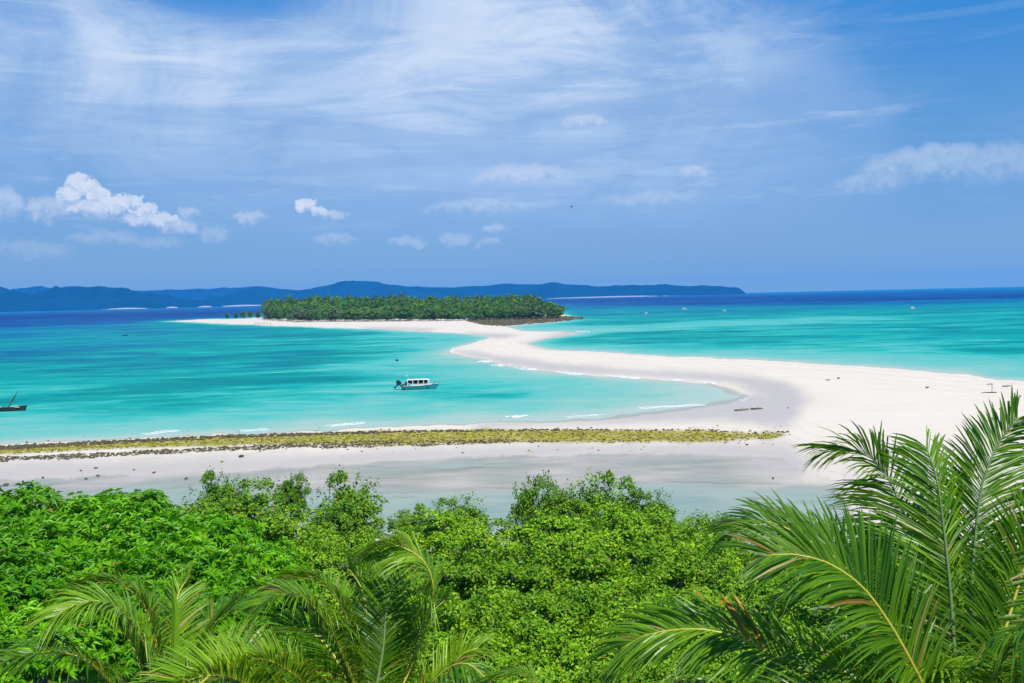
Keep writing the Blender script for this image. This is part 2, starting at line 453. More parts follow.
c = T.mix(T.attr('shelf'), c, T.mix(nz4, (0.07, 0.055, 0.04), (0.20, 0.165, 0.13)))
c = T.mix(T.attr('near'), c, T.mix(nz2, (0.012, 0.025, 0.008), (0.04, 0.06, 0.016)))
p = T.node('ShaderNodeBsdfPrincipled'); T.put(p.inputs['Base Color'], c)
T.put(p.inputs['Roughness'], T.math('SUBTRACT', 0.9, T.math('MULTIPLY', T.attr('wet'), 0.45)))
p.inputs['Specular IOR Level'].default_value = 0.15
bp = T.node('ShaderNodeBump'); bp.inputs['Strength'].default_value = 0.25; bp.inputs['Distance'].default_value = 0.3; T.put(bp.inputs['Height'], nz2)
T.l.new(bp.outputs[0], p.inputs['Normal'])
o_ = T.node('ShaderNodeOutputMaterial'); T.l.new(p.outputs[0], o_.inputs[0])

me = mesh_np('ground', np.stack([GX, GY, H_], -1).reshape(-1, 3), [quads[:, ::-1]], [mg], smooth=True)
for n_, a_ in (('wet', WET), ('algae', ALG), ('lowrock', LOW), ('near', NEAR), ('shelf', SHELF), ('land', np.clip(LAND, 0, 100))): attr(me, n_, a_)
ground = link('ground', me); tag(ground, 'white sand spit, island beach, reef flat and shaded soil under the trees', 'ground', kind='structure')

# ---- sea: one level sheet, coloured by depth, with the light and dark of ripples painted in
ms, T = new_mat('sea_water')
geo = T.node('ShaderNodeNewGeometry'); pos = geo.outputs['Position']
d0 = T.attr('depth')
ga = T.noise(T.vmul(pos, (0.6, 1.0, 1)), 0.018, 6, 0.6, 0.9)
gb = T.noise(T.vmul(pos, (0.35, 1.0, 1)), 0.06, 6, 0.65, 0.5)
gc = T.noise(T.vmul(pos, (0.15, 0.5, 1)), 1.0, 5, 0.65, 0.3)
gd = T.noise(T.vmul(pos, (0.25, 1.0, 1)), 0.005, 4, 0.6, 0.6)
ge = T.noise(T.vmul(pos, (0.35, 1.0, 1)), 0.16, 6, 0.7, 0.6)
gf = T.noise(T.vmul(pos, (0.4, 1.0, 1)), 0.035, 5, 0.62, 1.2)
grass = T.step(T.math('ADD', T.math('ADD', T.math('MULTIPLY', ga, 0.45), T.math('MULTIPLY', gb, 0.33)), T.math('MULTIPLY', gd, 0.22)), 0.48, 0.57)
v_ = T.math('ADD', T.math('ADD', T.math('MULTIPLY', T.math('SUBTRACT', ga, 0.5), 1.3), T.math('MULTIPLY', T.math('SUBTRACT', gb, 0.5), 1.2)),
            T.math('ADD', T.math('MULTIPLY', T.math('ADD', T.math('SUBTRACT', ge, 0.5), T.math('MULTIPLY', T.math('SUBTRACT', gc, 0.5), 0.5)), 2.0), T.math('MULTIPLY', T.math('SUBTRACT', gd, 0.5), 0.9)))
dd = T.math('MULTIPLY', d0, T.math('ADD', 0.9, v_))
dd = T.math('MULTIPLY', dd, T.math('ADD', 1.0, T.math('MULTIPLY', grass, T.step(d0, 0.5, 1.4, 0, 0.6))))
dl = T.math('DIVIDE', T.math('LOGARITHM', T.math('ADD', T.math('MAXIMUM', dd, 0.0), 0.05), 2.0), 9.0)   # log depth
dl = T.math('ADD', dl, 0.48)


def dpos(d): return max(0.0, math.log2(d + 0.05) / 9.0 + 0.48)


WK = 2.0


def water(r, g, b):
    c = lin(r, g, b); return (c[0] / WK, c[1] / WK / 1.02, c[2] / WK / 1.14)


stops = [(0.0, (205, 214, 210)), (0.12, (192, 208, 205)), (0.24, (168, 192, 190)), (0.36, (152, 203, 198)), (0.55, (122, 214, 210)), (0.9, (62, 206, 202)), (1.5, (0, 184, 182)), (2.3, (0, 166, 174)),
         (3.3, (0, 152, 184)), (4.6, (0, 136, 190)), (7.0, (0, 104, 184)), (13, (0, 66, 150)), (20, (0, 58, 140))]
wc = T.ramp(dl, [(dpos(d), water(*cc)) for d, cc in stops])
bay = T.ramp(dl, [(dpos(d), water(*cc)) for d, cc in [(0.0, (218, 226, 222)), (0.12, (186, 222, 217)), (0.3, (146, 218, 213)), (0.6, (112, 214, 211)), (1.0, (62, 206, 203)), (1.5, (0, 186, 184))]])
lgc = T.ramp(dl, [(dpos(d), water(*cc)) for d, cc in [(0.0, (206, 213, 208)), (0.12, (194, 207, 203)), (0.3, (168, 191, 189)), (0.7, (146, 186, 186))]])
wc = T.mix(T.attr('lagoon'), wc, lgc)
wc = T.mix(T.math('MULTIPLY', T.step(dd, 1.1, 0.7), T.math('SUBTRACT', 1.0, T.attr('lagoon'))), wc, bay)
wc = T.mix(T.math('MULTIPLY', grass, T.step(d0, 0.6, 1.5, 0, T.step(d0, 5, 9, 0.5, 0.0))), wc, water(0, 132, 138))
gl = T.math('MULTIPLY', T.math('MAXIMUM', T.step(gc, 0.60, 0.74), T.math('MULTIPLY', T.step(T.math('ADD', T.math('MULTIPLY', gf, 0.6), T.math('MULTIPLY', ge, 0.4)), 0.54, 0.63), 1.2)), T.step(d0, 0.4, 1.2, 0, T.step(d0, 4, 9, 0.5, 0.1)))
wc = T.mix(gl, wc, water(40, 212, 212))
df = T.node('ShaderNodeBsdfPrincipled'); T.put(df.inputs['Base Color'], wc)
df.inputs['Roughness'].default_value = 0.32; df.inputs['Specular IOR Level'].default_value = 0.003; df.inputs['IOR'].default_value = 1.33
bp = T.node('ShaderNodeBump'); bp.inputs['Strength'].default_value = 0.5; bp.inputs['Distance'].default_value = 0.35
T.put(bp.inputs['Height'], T.noise(T.vmul(pos, (0.45, 1.0, 1)), 0.8, 6, 0.65, 0.2)); T.l.new(bp.outputs[0], df.inputs['Normal'])
tr = T.node('ShaderNodeBsdfTransparent')
mx = T.node('ShaderNodeMixShader'); T.put(mx.inputs[0], T.step(T.math('MULTIPLY', T.math('MULTIPLY', d0, T.math('SUBTRACT', 5.0, T.math('MULTIPLY', T.attr('lagoon'), 4.0))), T.math('ADD', 1.0, T.math('MULTIPLY', v_, 0.8))), 0.0, 0.22, 0.0, 1.0))
T.l.new(tr.outputs[0], mx.inputs[1]); T.l.new(df.outputs[0], mx.inputs[2])
o_ = T.node('ShaderNodeOutputMaterial'); T.l.new(mx.outputs[0], o_.inputs[0])
near_rows = rows > 45
k0 = int(near_rows.sum())
me = mesh_np('sea', np.stack([GX, GY, np.zeros_like(GX)], -1)[:k0].reshape(-1, 3), [np.stack([ii[:k0 - 1], ii[1:k0], ii[1:k0][:, jn], ii[:k0 - 1][:, jn]], -1).reshape(-1, 4)[:, ::-1]], [ms], smooth=True)
attr(me, 'depth', DEP[:k0]); attr(me, 'lagoon', LAGO[:k0])
sea = link('sea', me); tag(sea, 'turquoise sea over pale sand, deep blue towards the horizon', 'sea', kind='structure')

# ------------------------------------------------------------------ far hills, each ridge a body of land
mh, T = new_mat('far_forest_haze_blue')
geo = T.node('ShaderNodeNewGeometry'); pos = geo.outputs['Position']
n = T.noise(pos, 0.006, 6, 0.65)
c = T.mix(n, (0.001, 0.015, 0.04), (0.006, 0.07, 0.13))  # forest tone pushed to blue: part of the distance haze is in the colour
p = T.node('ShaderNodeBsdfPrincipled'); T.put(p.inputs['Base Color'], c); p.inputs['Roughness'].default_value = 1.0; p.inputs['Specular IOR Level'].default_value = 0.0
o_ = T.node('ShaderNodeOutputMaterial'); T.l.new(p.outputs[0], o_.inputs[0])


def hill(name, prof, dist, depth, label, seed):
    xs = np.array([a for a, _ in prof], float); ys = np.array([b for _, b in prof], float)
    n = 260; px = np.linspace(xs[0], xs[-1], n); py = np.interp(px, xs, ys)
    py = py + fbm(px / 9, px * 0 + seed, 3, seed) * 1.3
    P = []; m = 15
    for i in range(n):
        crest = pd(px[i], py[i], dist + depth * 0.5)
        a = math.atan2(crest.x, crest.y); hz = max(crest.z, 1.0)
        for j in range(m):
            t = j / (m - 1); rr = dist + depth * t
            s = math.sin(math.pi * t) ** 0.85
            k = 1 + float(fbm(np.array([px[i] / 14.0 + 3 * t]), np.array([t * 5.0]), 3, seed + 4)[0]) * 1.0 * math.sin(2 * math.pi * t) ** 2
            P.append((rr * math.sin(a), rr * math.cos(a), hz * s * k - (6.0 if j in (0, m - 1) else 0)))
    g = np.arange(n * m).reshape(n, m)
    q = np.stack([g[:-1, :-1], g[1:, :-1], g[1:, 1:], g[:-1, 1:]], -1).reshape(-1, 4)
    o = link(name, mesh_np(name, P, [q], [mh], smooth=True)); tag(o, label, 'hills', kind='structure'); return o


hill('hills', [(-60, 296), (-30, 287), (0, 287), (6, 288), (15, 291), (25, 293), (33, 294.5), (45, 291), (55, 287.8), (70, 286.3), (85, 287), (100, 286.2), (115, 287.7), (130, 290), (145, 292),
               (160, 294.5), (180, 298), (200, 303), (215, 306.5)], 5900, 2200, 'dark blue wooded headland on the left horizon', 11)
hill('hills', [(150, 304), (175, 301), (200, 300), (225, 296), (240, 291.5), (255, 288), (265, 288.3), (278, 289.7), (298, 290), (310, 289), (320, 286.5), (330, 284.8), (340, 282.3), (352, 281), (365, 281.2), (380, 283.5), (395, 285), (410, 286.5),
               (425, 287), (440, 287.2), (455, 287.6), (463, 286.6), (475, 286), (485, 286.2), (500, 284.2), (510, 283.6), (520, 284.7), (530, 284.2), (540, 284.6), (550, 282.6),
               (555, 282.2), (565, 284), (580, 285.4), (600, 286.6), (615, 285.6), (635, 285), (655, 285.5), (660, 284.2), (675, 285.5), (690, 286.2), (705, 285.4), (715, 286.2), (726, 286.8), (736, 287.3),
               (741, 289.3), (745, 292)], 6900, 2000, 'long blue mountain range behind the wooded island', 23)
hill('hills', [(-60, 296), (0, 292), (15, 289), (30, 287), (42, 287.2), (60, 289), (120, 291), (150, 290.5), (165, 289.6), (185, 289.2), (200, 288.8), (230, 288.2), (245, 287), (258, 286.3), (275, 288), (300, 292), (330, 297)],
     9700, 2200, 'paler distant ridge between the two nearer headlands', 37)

m_fb = plain('far_sand', (0.36, 0.36, 0.36), 0.9, 0.1, 0.1, 0.02)


def far_strip(x0, y0, x1, y1, w):
    n = 40; V = []
    for i in range(n):
        t = i / (n - 1); px = x0 + (x1 - x0) * t; py = y0 + (y1 - y0) * t
        p_ = at(px, py); th = w * (0.35 + 0.65 * math.sin(math.pi * t) ** 0.5) * (0.8 + 0.5 * random.random()); dr = Vector((p_.x, p_.y, 0)).normalized()
        for s_, z in ((-0.5, 0.02), (0, 7.0 * math.sin(math.pi * t) ** 0.5 + 0.5), (0.5, 0.02)):
            q_ = p_ + dr * th * s_; V.append((q_.x, q_.y, z))
    g = np.arange(n * 3).reshape(n, 3); q = np.stack([g[:-1, :-1], g[1:, :-1], g[1:, 1:], g[:-1, 1:]], -1).reshape(-1, 4)
    o = link('far_beach', mesh_np('far_beach', V, [q], [m_fb], smooth=True))
    tag(o, 'thin pale beach at the foot of the far hills', 'beach', kind='structure')


for s_ in ((-20, 312, 57, 310.4, 350), (80, 309.9, 148, 308.5, 380), (166, 308, 178, 307.7, 200), (198, 307.3, 212, 307, 200), (222, 306.6, 264, 305.4, 400), (546, 298.7, 712, 294.9, 200)): far_strip(*s_)

# ------------------------------------------------------------------ air between here and the hills
bm = bmesh.new(); bmesh.ops.create_cube(bm, size=1.0)
for v in bm.verts:
    v.co = Vector((v.co.x * 31000, v.co.y * 31000, (v.co.z + 0.5) * 290 - 24))
me = bpy.data.meshes.new('haze'); bm.to_mesh(me); bm.free()
mv, T = new_mat('haze_air')
pv = T.node('ShaderNodeVolumePrincipled'); pv.inputs['Color'].default_value = (0.05, 0.36, 0.90, 1); pv.inputs['Density'].default_value = 0.000065
pv.inputs['Anisotropy'].default_value = 0.0
o_ = T.node('ShaderNodeOutputMaterial'); T.l.new(pv.outputs[0], o_.inputs['Volume'])
me.materials.append(mv); haze = link('haze', me); tag(haze, 'thin blue sea haze', 'haze', kind='stuff')
#NEXT
# ------------------------------------------------------------------ foam of small breakers along the spit and the reef
m_foam = plain('foam', (0.58, 0.59, 0.59), 0.8, 0.2, 0.06, 1.0)


def foam():
    V, F = [], []
    lines = [([(479, 361.5), (486, 362.2), (489, 360.6)], 1.2), ([(493, 365), (503, 366.4)], 0.8), ([(512, 366.5), (524, 369), (534, 369.6), (536, 368.6)], 1.0), ([(556, 371.5), (572, 374.3), (582, 374)], 1.2),
             ([(604, 374.6), (622, 377.6), (637, 378.4), (638, 376.6)], 1.3), ([(668, 378.2), (682, 380.6)], 0.9), ([(700, 381.8), (712, 383.6), (717, 382.6)], 1.1),
             ([(735, 397), (745, 401.5), (756, 399), (758, 394)], 0.5), ([(640, 408.5), (670, 407), (706, 405.3)], 0.8), ([(512, 417.5), (523, 416.2)], 1.3), ([(330, 426.4), (365, 423.2)], 0.9),
             ([(145, 434.5), (180, 431)], 0.8), ([(240, 431), (266, 430)], .6), ([(568, 417.5), (600, 415.5)], .5), ([(576, 331), (583, 332.6)], .7), ([(455, 347), (450, 351), (456, 353)], .4)]
    for pts, w in lines:
        n = 48; P = []; ph = random.uniform(0, 50)
        for k in range(n):
            t = k / (n - 1) * (len(pts) - 1); i = min(int(t), len(pts) - 2); f = t - i
            wy = float(fbm(np.array([k / 9 + ph]), np.array([ph]), 3, 61)[0]) * 1.5
            P.append(at(pts[i][0] + (pts[i + 1][0] - pts[i][0]) * f, pts[i][1] + (pts[i + 1][1] - pts[i][1]) * f + wy, 0.012))
        for strand in range(2):
            for k in range(n):
                d = (P[min(k + 1, n - 1)] - P[max(k - 1, 0)]).normalized(); s = Vector((-d.y, d.x, 0)); sc_ = P[k].length / 200
                nz_ = float(fbm(np.array([k / 4 + ph + 30 * strand]), np.array([3.3]), 3, 71)[0])
                ww = max(0.03, w * (0.55 + 1.5 * nz_) * (1 - .6 * strand)) * math.sin(math.pi * (k + 0.6) / (n + 0.2)) ** 0.7 * sc_
                q = P[k] + s * strand * (1.6 + nz_ * 2.5) * sc_
                b = len(V)
                V += [tuple(q - s * ww * 0.7), tuple(q + Vector((0, 0, 0.08 * w)) + s * random.uniform(-.2, .2) * ww), tuple(q + s * ww * 0.7)]
                if k: F += [(b - 3, b - 2, b + 1, b), (b - 2, b - 1, b + 2, b + 1)]
    o = link('surf_foam', mesh_np('surf_foam', V, [np.array(F)], [m_foam], smooth=True))
    tag(o, 'thin white lines of foam where wavelets reach the sand', 'foam', kind='stuff')


foam()

# ------------------------------------------------------------------ reef rubble and loose boulders
mr, T = new_mat('reef_rock')
geo = T.node('ShaderNodeNewGeometry'); rpi = geo.outputs['Random Per Island']
n = T.noise(geo.outputs['Position'], 3.0, 4)
c = T.mix(T.attr('tone'), T.mix(rpi, (0.025, 0.022, 0.014), (0.10, 0.08, 0.045)), T.mix(rpi, (0.15, 0.135, 0.008), (0.33, 0.29, 0.02)))
c = T.mix(T.math('MULTIPLY', n, 0.4), c, (0.06, 0.055, 0.03))
p = T.node('ShaderNodeBsdfPrincipled'); T.put(p.inputs['Base Color'], c); p.inputs['Roughness'].default_value = 0.85; p.inputs['Specular IOR Level'].default_value = 0.2
o_ = T.node('ShaderNodeOutputMaterial'); T.l.new(p.outputs[0], o_.inputs[0])
bm = bmesh.new(); bmesh.ops.create_icosphere(bm, subdivisions=1, radius=1.0)
ICO_V = np.array([v.co[:] for v in bm.verts]); ICO_F = np.array([[v.index for v in f.verts] for f in bm.faces]); bm.free()


def rocks_mesh(name, P, S, tone):
    n = len(P); m = len(ICO_V)
    a = RNG.uniform(0, 6.28, n); ca, sa = np.cos(a), np.sin(a)
    V = np.repeat(ICO_V[None], n, 0) * (1 + RNG.uniform(-.28, .28, (n, m, 1)))
    V = V * (np.stack([np.ones(n), RNG.uniform(.6, 1, n), RNG.uniform(.45, .8, n)], -1)[:, None] * S[:, None, None])
    V = np.stack([V[..., 0] * ca[:, None] - V[..., 1] * sa[:, None], V[..., 0] * sa[:, None] + V[..., 1] * ca[:, None], V[..., 2]], -1)
    V = V + P[:, None]
    F = (ICO_F[None] + (np.arange(n) * m)[:, None, None]).reshape(-1, 3)
    me = mesh_np(name, V.reshape(-1, 3), [F], [mr]); attr(me, 'tone', np.repeat(tone, m)); return me


def reef():
    n = 60000
    px = RNG.uniform(-60, 800, n); py = RNG.uniform(428, 470, n)
    W3 = np.array([at(a, b)[:] for a, b in zip(px, py)])
    u, v = uv_w(W3[:, 0], W3[:, 1])
    sa = sdist(P_ALGAE, u, v) + fbm(u / 5, v / 5, 2, 4) * 4; sl = sdist(P_LOW, u, v) + fbm(u / 12, v / 5, 3, 21) * 5
    # the seaward rim is the rockiest
    rim = np.interp(px, [0, 110, 250, 420, 560, 700, 770], [448.5, 442.5, 436, 432, 431, 432.5, 435])
    dr = py - rim
    q = RNG.uniform(0, 1, n)
    k_rim = (np.abs(dr - 0.5) < 1.6 * np.interp(px, [0, 300, 500, 700], [1.3, 1.0, 0.6, 0.4])) & (q < 0.75 * np.interp(px, [0, 300, 500, 780], [1, .7, .3, .2]))
    k_alg = (sa > 0) & (q < 0.17)
    k_low = (sl > -1) & (q < 0.55)
    k_str = (np.abs(sa) < 12) & (q < 0.006)
    k = k_rim | k_alg | k_low | k_str
    P = W3[k]; S = RNG.uniform(0.08, 0.22, k.sum()) * np.where(k_rim[k], 1.35, 1.0)
    tone = np.where(k_rim[k] | (k_low & ~k_alg)[k], RNG.uniform(0, .16, k.sum()), np.where(RNG.uniform(0, 1, k.sum()) < 0.14, 0.05, RNG.uniform(.5, 1, k.sum())))
    h = ground_fields(P[:, 0], P[:, 1])[0]; P[:, 2] = np.maximum(h, -0.05) + S * 0.15
    o = link('reef_rocks', rocks_mesh('reef_rocks', P, S, tone))
    tag(o, 'long low reef of dark rubble and olive yellow weed across the flat', 'reef', kind='stuff')
    # stony point of the island
    n = 9000
    px = RNG.uniform(466, 592, n); py = RNG.uniform(316.5, 327, n)
    W3 = np.array([at(a, b)[:] for a, b in zip(px, py)]); u, v = uv_w(W3[:, 0], W3[:, 1])
    k = (sdist(P_SHELF, u, v) > -1) & (RNG.uniform(0, 1, n) < 0.4); P = W3[k]; S = RNG.uniform(0.4, 1.3, k.sum())
    P[:, 2] = np.maximum(ground_fields(P[:, 0], P[:, 1])[0], 0)
    o = link('shelf_rocks', rocks_mesh('shelf_rocks', P, S, RNG.uniform(0, .3, k.sum())))
    tag(o, 'brown rocky shelf at the right end of the wooded island', 'rocks', kind='stuff')


reef()
BOULD = [(6, 485.5, .34, 'dark boulder on the grey flat by the left edge'), (96, 468.3, .30, 'dark boulder alone below the left stretch of reef'), (81, 471, .2, 'small stone left of the lone boulder below the reef'),
         (86, 479, .24, 'dark stone on the wet flat well below the reef'), (98, 476, .26, 'flat dark stone beside a fainter one on the wet flat'), (154, 473, .28, 'low dark stone on pale sand above the trees'),
         (134, 470, .2, 'small stone on the flat midway along the left sand bar'), (186, 479, .26, 'pale grey stone on wet sand above the mango tops'), (241, 457, .42, 'largest dark boulder just below the reef rubble'),
         (222, 462, .22, 'weedy yellow stone in the shallow runnel below the reef'), (43, 478, .18, 'tiny stone at the left of the wet flat'), (185, 497, .22, 'dark stone in the shallow water over the trees'),
         (309, 484, .2, 'stone on the sand right of the slim tree'), (578, 428, .26, 'dark rock on the sand just above the reef middle'), (591, 428.3, .22, 'smaller rock on the sand above the reef, right of a larger one'),
         (747, 445, .24, 'dark stone below the right end of the reef'), (776, 437, .24, 'last dark rock at the right tip of the reef'), (773, 478.5, .16, 'tiny stone on the pale flat near the palm')]
for i, (px, py, s_, lb) in enumerate(BOULD):
    g = on_ground(px, py); g.z = max(g.z, -0.02)
    o = link('boulder', rocks_mesh('boulder', np.zeros((1, 3)), np.array([s_ * 1.0]), np.array([0.85 if 'weedy' in lb else 0.08])), loc=g + Vector((0, 0, s_ * 0.15)))
    tag(o, lb, 'boulder', 'loose boulders on the reef flat')


# ------------------------------------------------------------------ mesh pieces
class MB:
    def __init__(s): s.bm = bmesh.new()
    def box(s, c, size, rot=None):
        r = bmesh.ops.create_cube(s.bm, size=1.0)
        m = Matrix.Translation(c) @ (rot.to_4x4() if rot else Matrix.Identity(4)) @ Matrix.Diagonal((*size, 1))
        bmesh.ops.transform(s.bm, matrix=m, verts=r['verts'])
        bmesh.ops.bevel(s.bm, geom=list({e for v in r['verts'] for e in v.link_edges}), offset=min(size) * 0.15, segments=1, affect='EDGES'); return s
    def tube(s, pts, rads, seg=7, cap=True):
        pts = [Vector(p) for p in pts]; prev = None
        for i, p in enumerate(pts):
            t = (pts[min(i + 1, len(pts) - 1)] - pts[max(i - 1, 0)]).normalized()
            a = t.orthogonal().normalized() if i == 0 else (a - t * a.dot(t)).normalized()
            b = t.cross(a); r = rads[i] if hasattr(rads, '__len__') else rads
            ring = [s.bm.verts.new(p + (a * math.cos(6.28318 * k / seg) + b * math.sin(6.28318 * k / seg)) * r) for k in range(seg)]
            if prev:
                for k in range(seg): s.bm.faces.new((prev[k], prev[(k + 1) % seg], ring[(k + 1) % seg], ring[k]))
            elif cap: s.bm.faces.new(ring[::-1])
            prev = ring
        if cap: s.bm.faces.new(prev)
        return s
    def loft(s, rings, close=True, caps=True):
        prev = None
        for r in rings:
            vs = [s.bm.verts.new(p) for p in r]
            if prev:
                n = len(vs)
                for k in range(n if close else n - 1): s.bm.faces.new((prev[k], prev[(k + 1) % n], vs[(k + 1) % n], vs[k]))
            elif caps: s.bm.faces.new(vs[::-1])
            prev = vs
        if caps: s.bm.faces.new(prev)
        return s
    def build(s, name, mat, parent=None, loc=None, smooth=False):
        bmesh.ops.recalc_face_normals(s.bm, faces=s.bm.faces)
        me = bpy.data.meshes.new(name); s.bm.to_mesh(me); s.bm.free(); me.materials.append(mat)
        if smooth: me.polygons.foreach_set('use_smooth', [True] * len(me.polygons))
        return link(name, me, parent, loc)


m_white = plain('boat_white_paint', (0.55, 0.55, 0.54), 0.4, 0.4, 0.05)
m_teal = plain('boat_teal_paint', (0.02, 0.24, 0.25), 0.45, 0.4, 0.1)
m_dark = plain('outboard_black', (0.02, 0.022, 0.03), 0.4, 0.4, 0.2)
m_wood = plain('weathered_wood', (0.10, 0.075, 0.05), 0.9, 0.1, 0.3, 5)
m_dwood = plain('tarred_hull', (0.025, 0.035, 0.035), 0.7, 0.2, 0.3, 3)
m_seat = plain('boat_bench_red', (0.20, 0.04, 0.06), 0.7, 0.2, 0.2)
m_pale = plain('pale_tarpaulin', (0.36,0.41,0.34), 0.8, 0.1, 0.15, 3)
m_grey = plain('dark_deck', (0.07, 0.08, 0.09), 0.7, 0.2, 0.2)


def hull_rings(L, B, H, rake=1.0, n=12, inner=0.0):
    """flared open hull, bow at +x"""
    out = []
    for i in range(n):
        t = i / (n - 1); x = -L / 2 + L * t
        w = B / 2 * (1 - max(0, (t - 0.45) / 0.55) ** 2.2) * (0.9 + 0.1 * min(1, t * 4)) + 0.02
        sh = H + 0.45 * H * max(0, (t - 0.4) / 0.6) ** 2
        kx = rake * max(0, (t - 0.6) / 0.4) ** 2
        out.append([(x + kx, -w, sh), (x + kx * .5, -w * 0.86, 0.25 * H), (x, -w * 0.45, -0.3), (x, w * 0.45, -0.3), (x + kx * .5, w * 0.86, 0.25 * H), (x + kx, w, sh)])
    return out


def motor_boat():
    g = at(418.5, 389.3); r = empty('motor_boat', g, R(7))
    tag(r, 'covered motor boat with white canopy, teal hull and two tilted outboards', 'boat')
    L = 7.0
    MB().loft(hull_rings(L, 2.0, 0.85, 1.1)).build('hull', m_teal, r)
    b = MB()
    for s in (-1, 1):
        pts = [Vector(q[0 if s < 0 else 5]) + Vector((0, 0, 0.03)) for q in hull_rings(L, 2.0, 0.85, 1.1)]
        b.tube(pts, 0.07, 6)
    b.build('gunwale', m_white, r)
    b = MB(); b.box((-0.3, 0, 0.93), (5.6, 1.5, 0.06)); b.build('deck', m_grey, r)
    b = MB(); b.loft([[(x, -0.95 * k, 2.12 + z), (x, 0.95 * k, 2.12 + z), (x, 0.8 * k, 2.25 + z), (x, -0.8 * k, 2.25 + z)] for x, k, z in ((-2.5, .96, 0.02), (-0.5, 1, .06), (1.8, 1, .04), (2.45, .8, -0.05))])
    b.build('canopy', m_white, r)
    for x in (-2.4, -1.25, -0.05, 1.15, 2.2):
        for s in (-1, 1):
            MB().box((x, s * 0.86, 1.55), (0.2 if x < 2 else 0.4, 0.07, 1.2)).build('post', m_white, r)
    for s in (-1, 1):
        MB().box((0.3, s * 0.9, 1.12), (4.3, 0.04, 0.36)).build('side_panel', m_white, r)
    MB().box((2.35, 0, 1.6), (0.06, 1.4, 0.95), Matrix.Rotation(R(-12), 3, 'Y')).build('windscreen', m_white, r)
    for x in (-1.6, -0.6, 0.45, 1.4):
        bench = MB().box((x, 0, 1.35), (0.4, 1.4, 0.12)).build('bench', m_seat, r)
    MB().box((-0.1, .74, 1.72), (4.4, .05, .72)).build('interior_shade_panel', m_dark, r)  # dark sheet added to stand for the shade inside, behind the posts
    MB().box((-2.75, 0, 1.35), (.5, 1.5, .8)).build('stern_block', m_dark, r)  # plain dark block at the stern
    b = MB(); b.tube([(-2.1, 0.3, 2.4), (-2.3, 0.3, 3.1)], 0.05, 6); b.box((-2.5, .3, 3.05), (.7, .3, .1)); b.build('light_bracket', m_white, r)
    b = MB(); b.tube([(3.2, -.55, 1.2), (4.0, -.35, 1.55), (4.9, 0, 1.45), (4.0, .35, 1.55), (3.2, .55, 1.2)], 0.04, 6); b.build('bow_rail', m_grey, r)
    for y, z, x in ((-0.55, 0.1, -3.6), (0.5, 0.95, -4.7)):
        o = empty('outboard', (x, y, z)); o.parent = r
        q = Matrix.Rotation(R(38), 3, 'Y')
        MB().box(q @ Vector((-0.1, 0, 0.75)), (1.15, 0.62, 0.85), q).build('engine_cowl', m_dark, o)
        b = MB(); b.tube([q @ Vector((0, 0, 0.4)), q @ Vector((-.1, 0, -0.75))], [0.2, 0.13], 7); b.box(q @ Vector((-.15, 0, -0.72)), (.7, .1, .16), q); b.build('outboard_leg', m_dark, o)
        MB().box(Vector((0.55, 0, 0.25)), (1.0, 0.4, 0.2), q).build('bracket', m_grey, o)


motor_boat()


def pirogue():
    g = at(5, 411.3); r = empty('sailing_pirogue', g, R(4)); tag(r, 'dark wooden pirogue with a leaning mast at the left edge of the bay', 'boat')
    MB().loft(hull_rings(7.4, 1.1, 0.72, 0.5)).build('hull', m_dwood, r)
    b = MB()
    for s in (-1, 1): b.tube([Vector(q[0 if s < 0 else 5]) + Vector((0, 0, 0.03)) for q in hull_rings(7.4, 1.1, 0.72, 0.5)], 0.06, 6)
    b.build('gunwale', m_wood, r)
    MB().tube([(0.4, 0, 0.3), (1.2, 0, 1.7), (2.6, 0.1, 3.9)], [0.08, 0.07, 0.035], 7).build('mast', m_dwood, r)
    MB().tube([(1.0, 0, 1.35), (1.75, .05, 2.55), (2.35, .1, 3.5)], [0.11, 0.14, 0.06], 7).build('furled_sail', m_wood, r)
    b = MB(); b.loft([[(x, -.45, .72), (x, .45, .72), (x, .25, .72 + h), (x, -.25, .72 + h)] for x, h in ((0.9, .1), (1.4, .28), (2.2, .3), (2.9, .12))]); b.build('cargo_cover', m_pale, r)
    MB().box((-1.8, 0, .82), (2.2, .7, .12)).build('deck_board', m_pale, r)
    MB().tube([(0.3, 0, .78), (0.3, 2.1, .55)], 0.05, 6).build('outrigger_boom', m_wood, r)
    MB().tube([(-1.6, 2.1, .05), (0.3, 2.1, .12), (2.2, 2.1, .1)], [.08, .12, .05], 7).build('outrigger_float', m_wood, r)


pirogue()


def small_boat():
    r = empty('small_boat', (0, 0, 0))
    MB().loft(hull_rings(6.0, 2.0, 0.8, 0.7)).build('hull', m_white, r)
    MB().box((-.4, 0, 1.5), (2.4, 1.5, 1.1)).build('cabin', m_white, r)
    MB().box((-.4, 0, 1.7), (2.46, 1.3, .4)).build('cabin_window', m_dark, r)
    return r


def copy_tree(o, parent=None):
    c = o.copy(); COL.objects.link(c)
    if parent: c.parent = parent
    for ch in children(o): copy_tree(ch, c)
    return c


sb = small_boat()
for i, (px, py, rz, lb) in enumerate([(684, 309.6, 10, 'white boat moored far off right of the wooded island'), (724, 312.0, 170, 'white boat far off, a little nearer and right of another'),
                                      (912, 309.0, 20, 'tiny white boat alone on the far right water'), (646, 314.2, 60, 'tiny white boat nearest the rocky point of the island')]):
    o = sb if i == 0 else copy_tree(sb)
    o.location = at(px, py); o.rotation_euler.z = R(rz); tag(o, lb, 'boat', 'small boats far out')

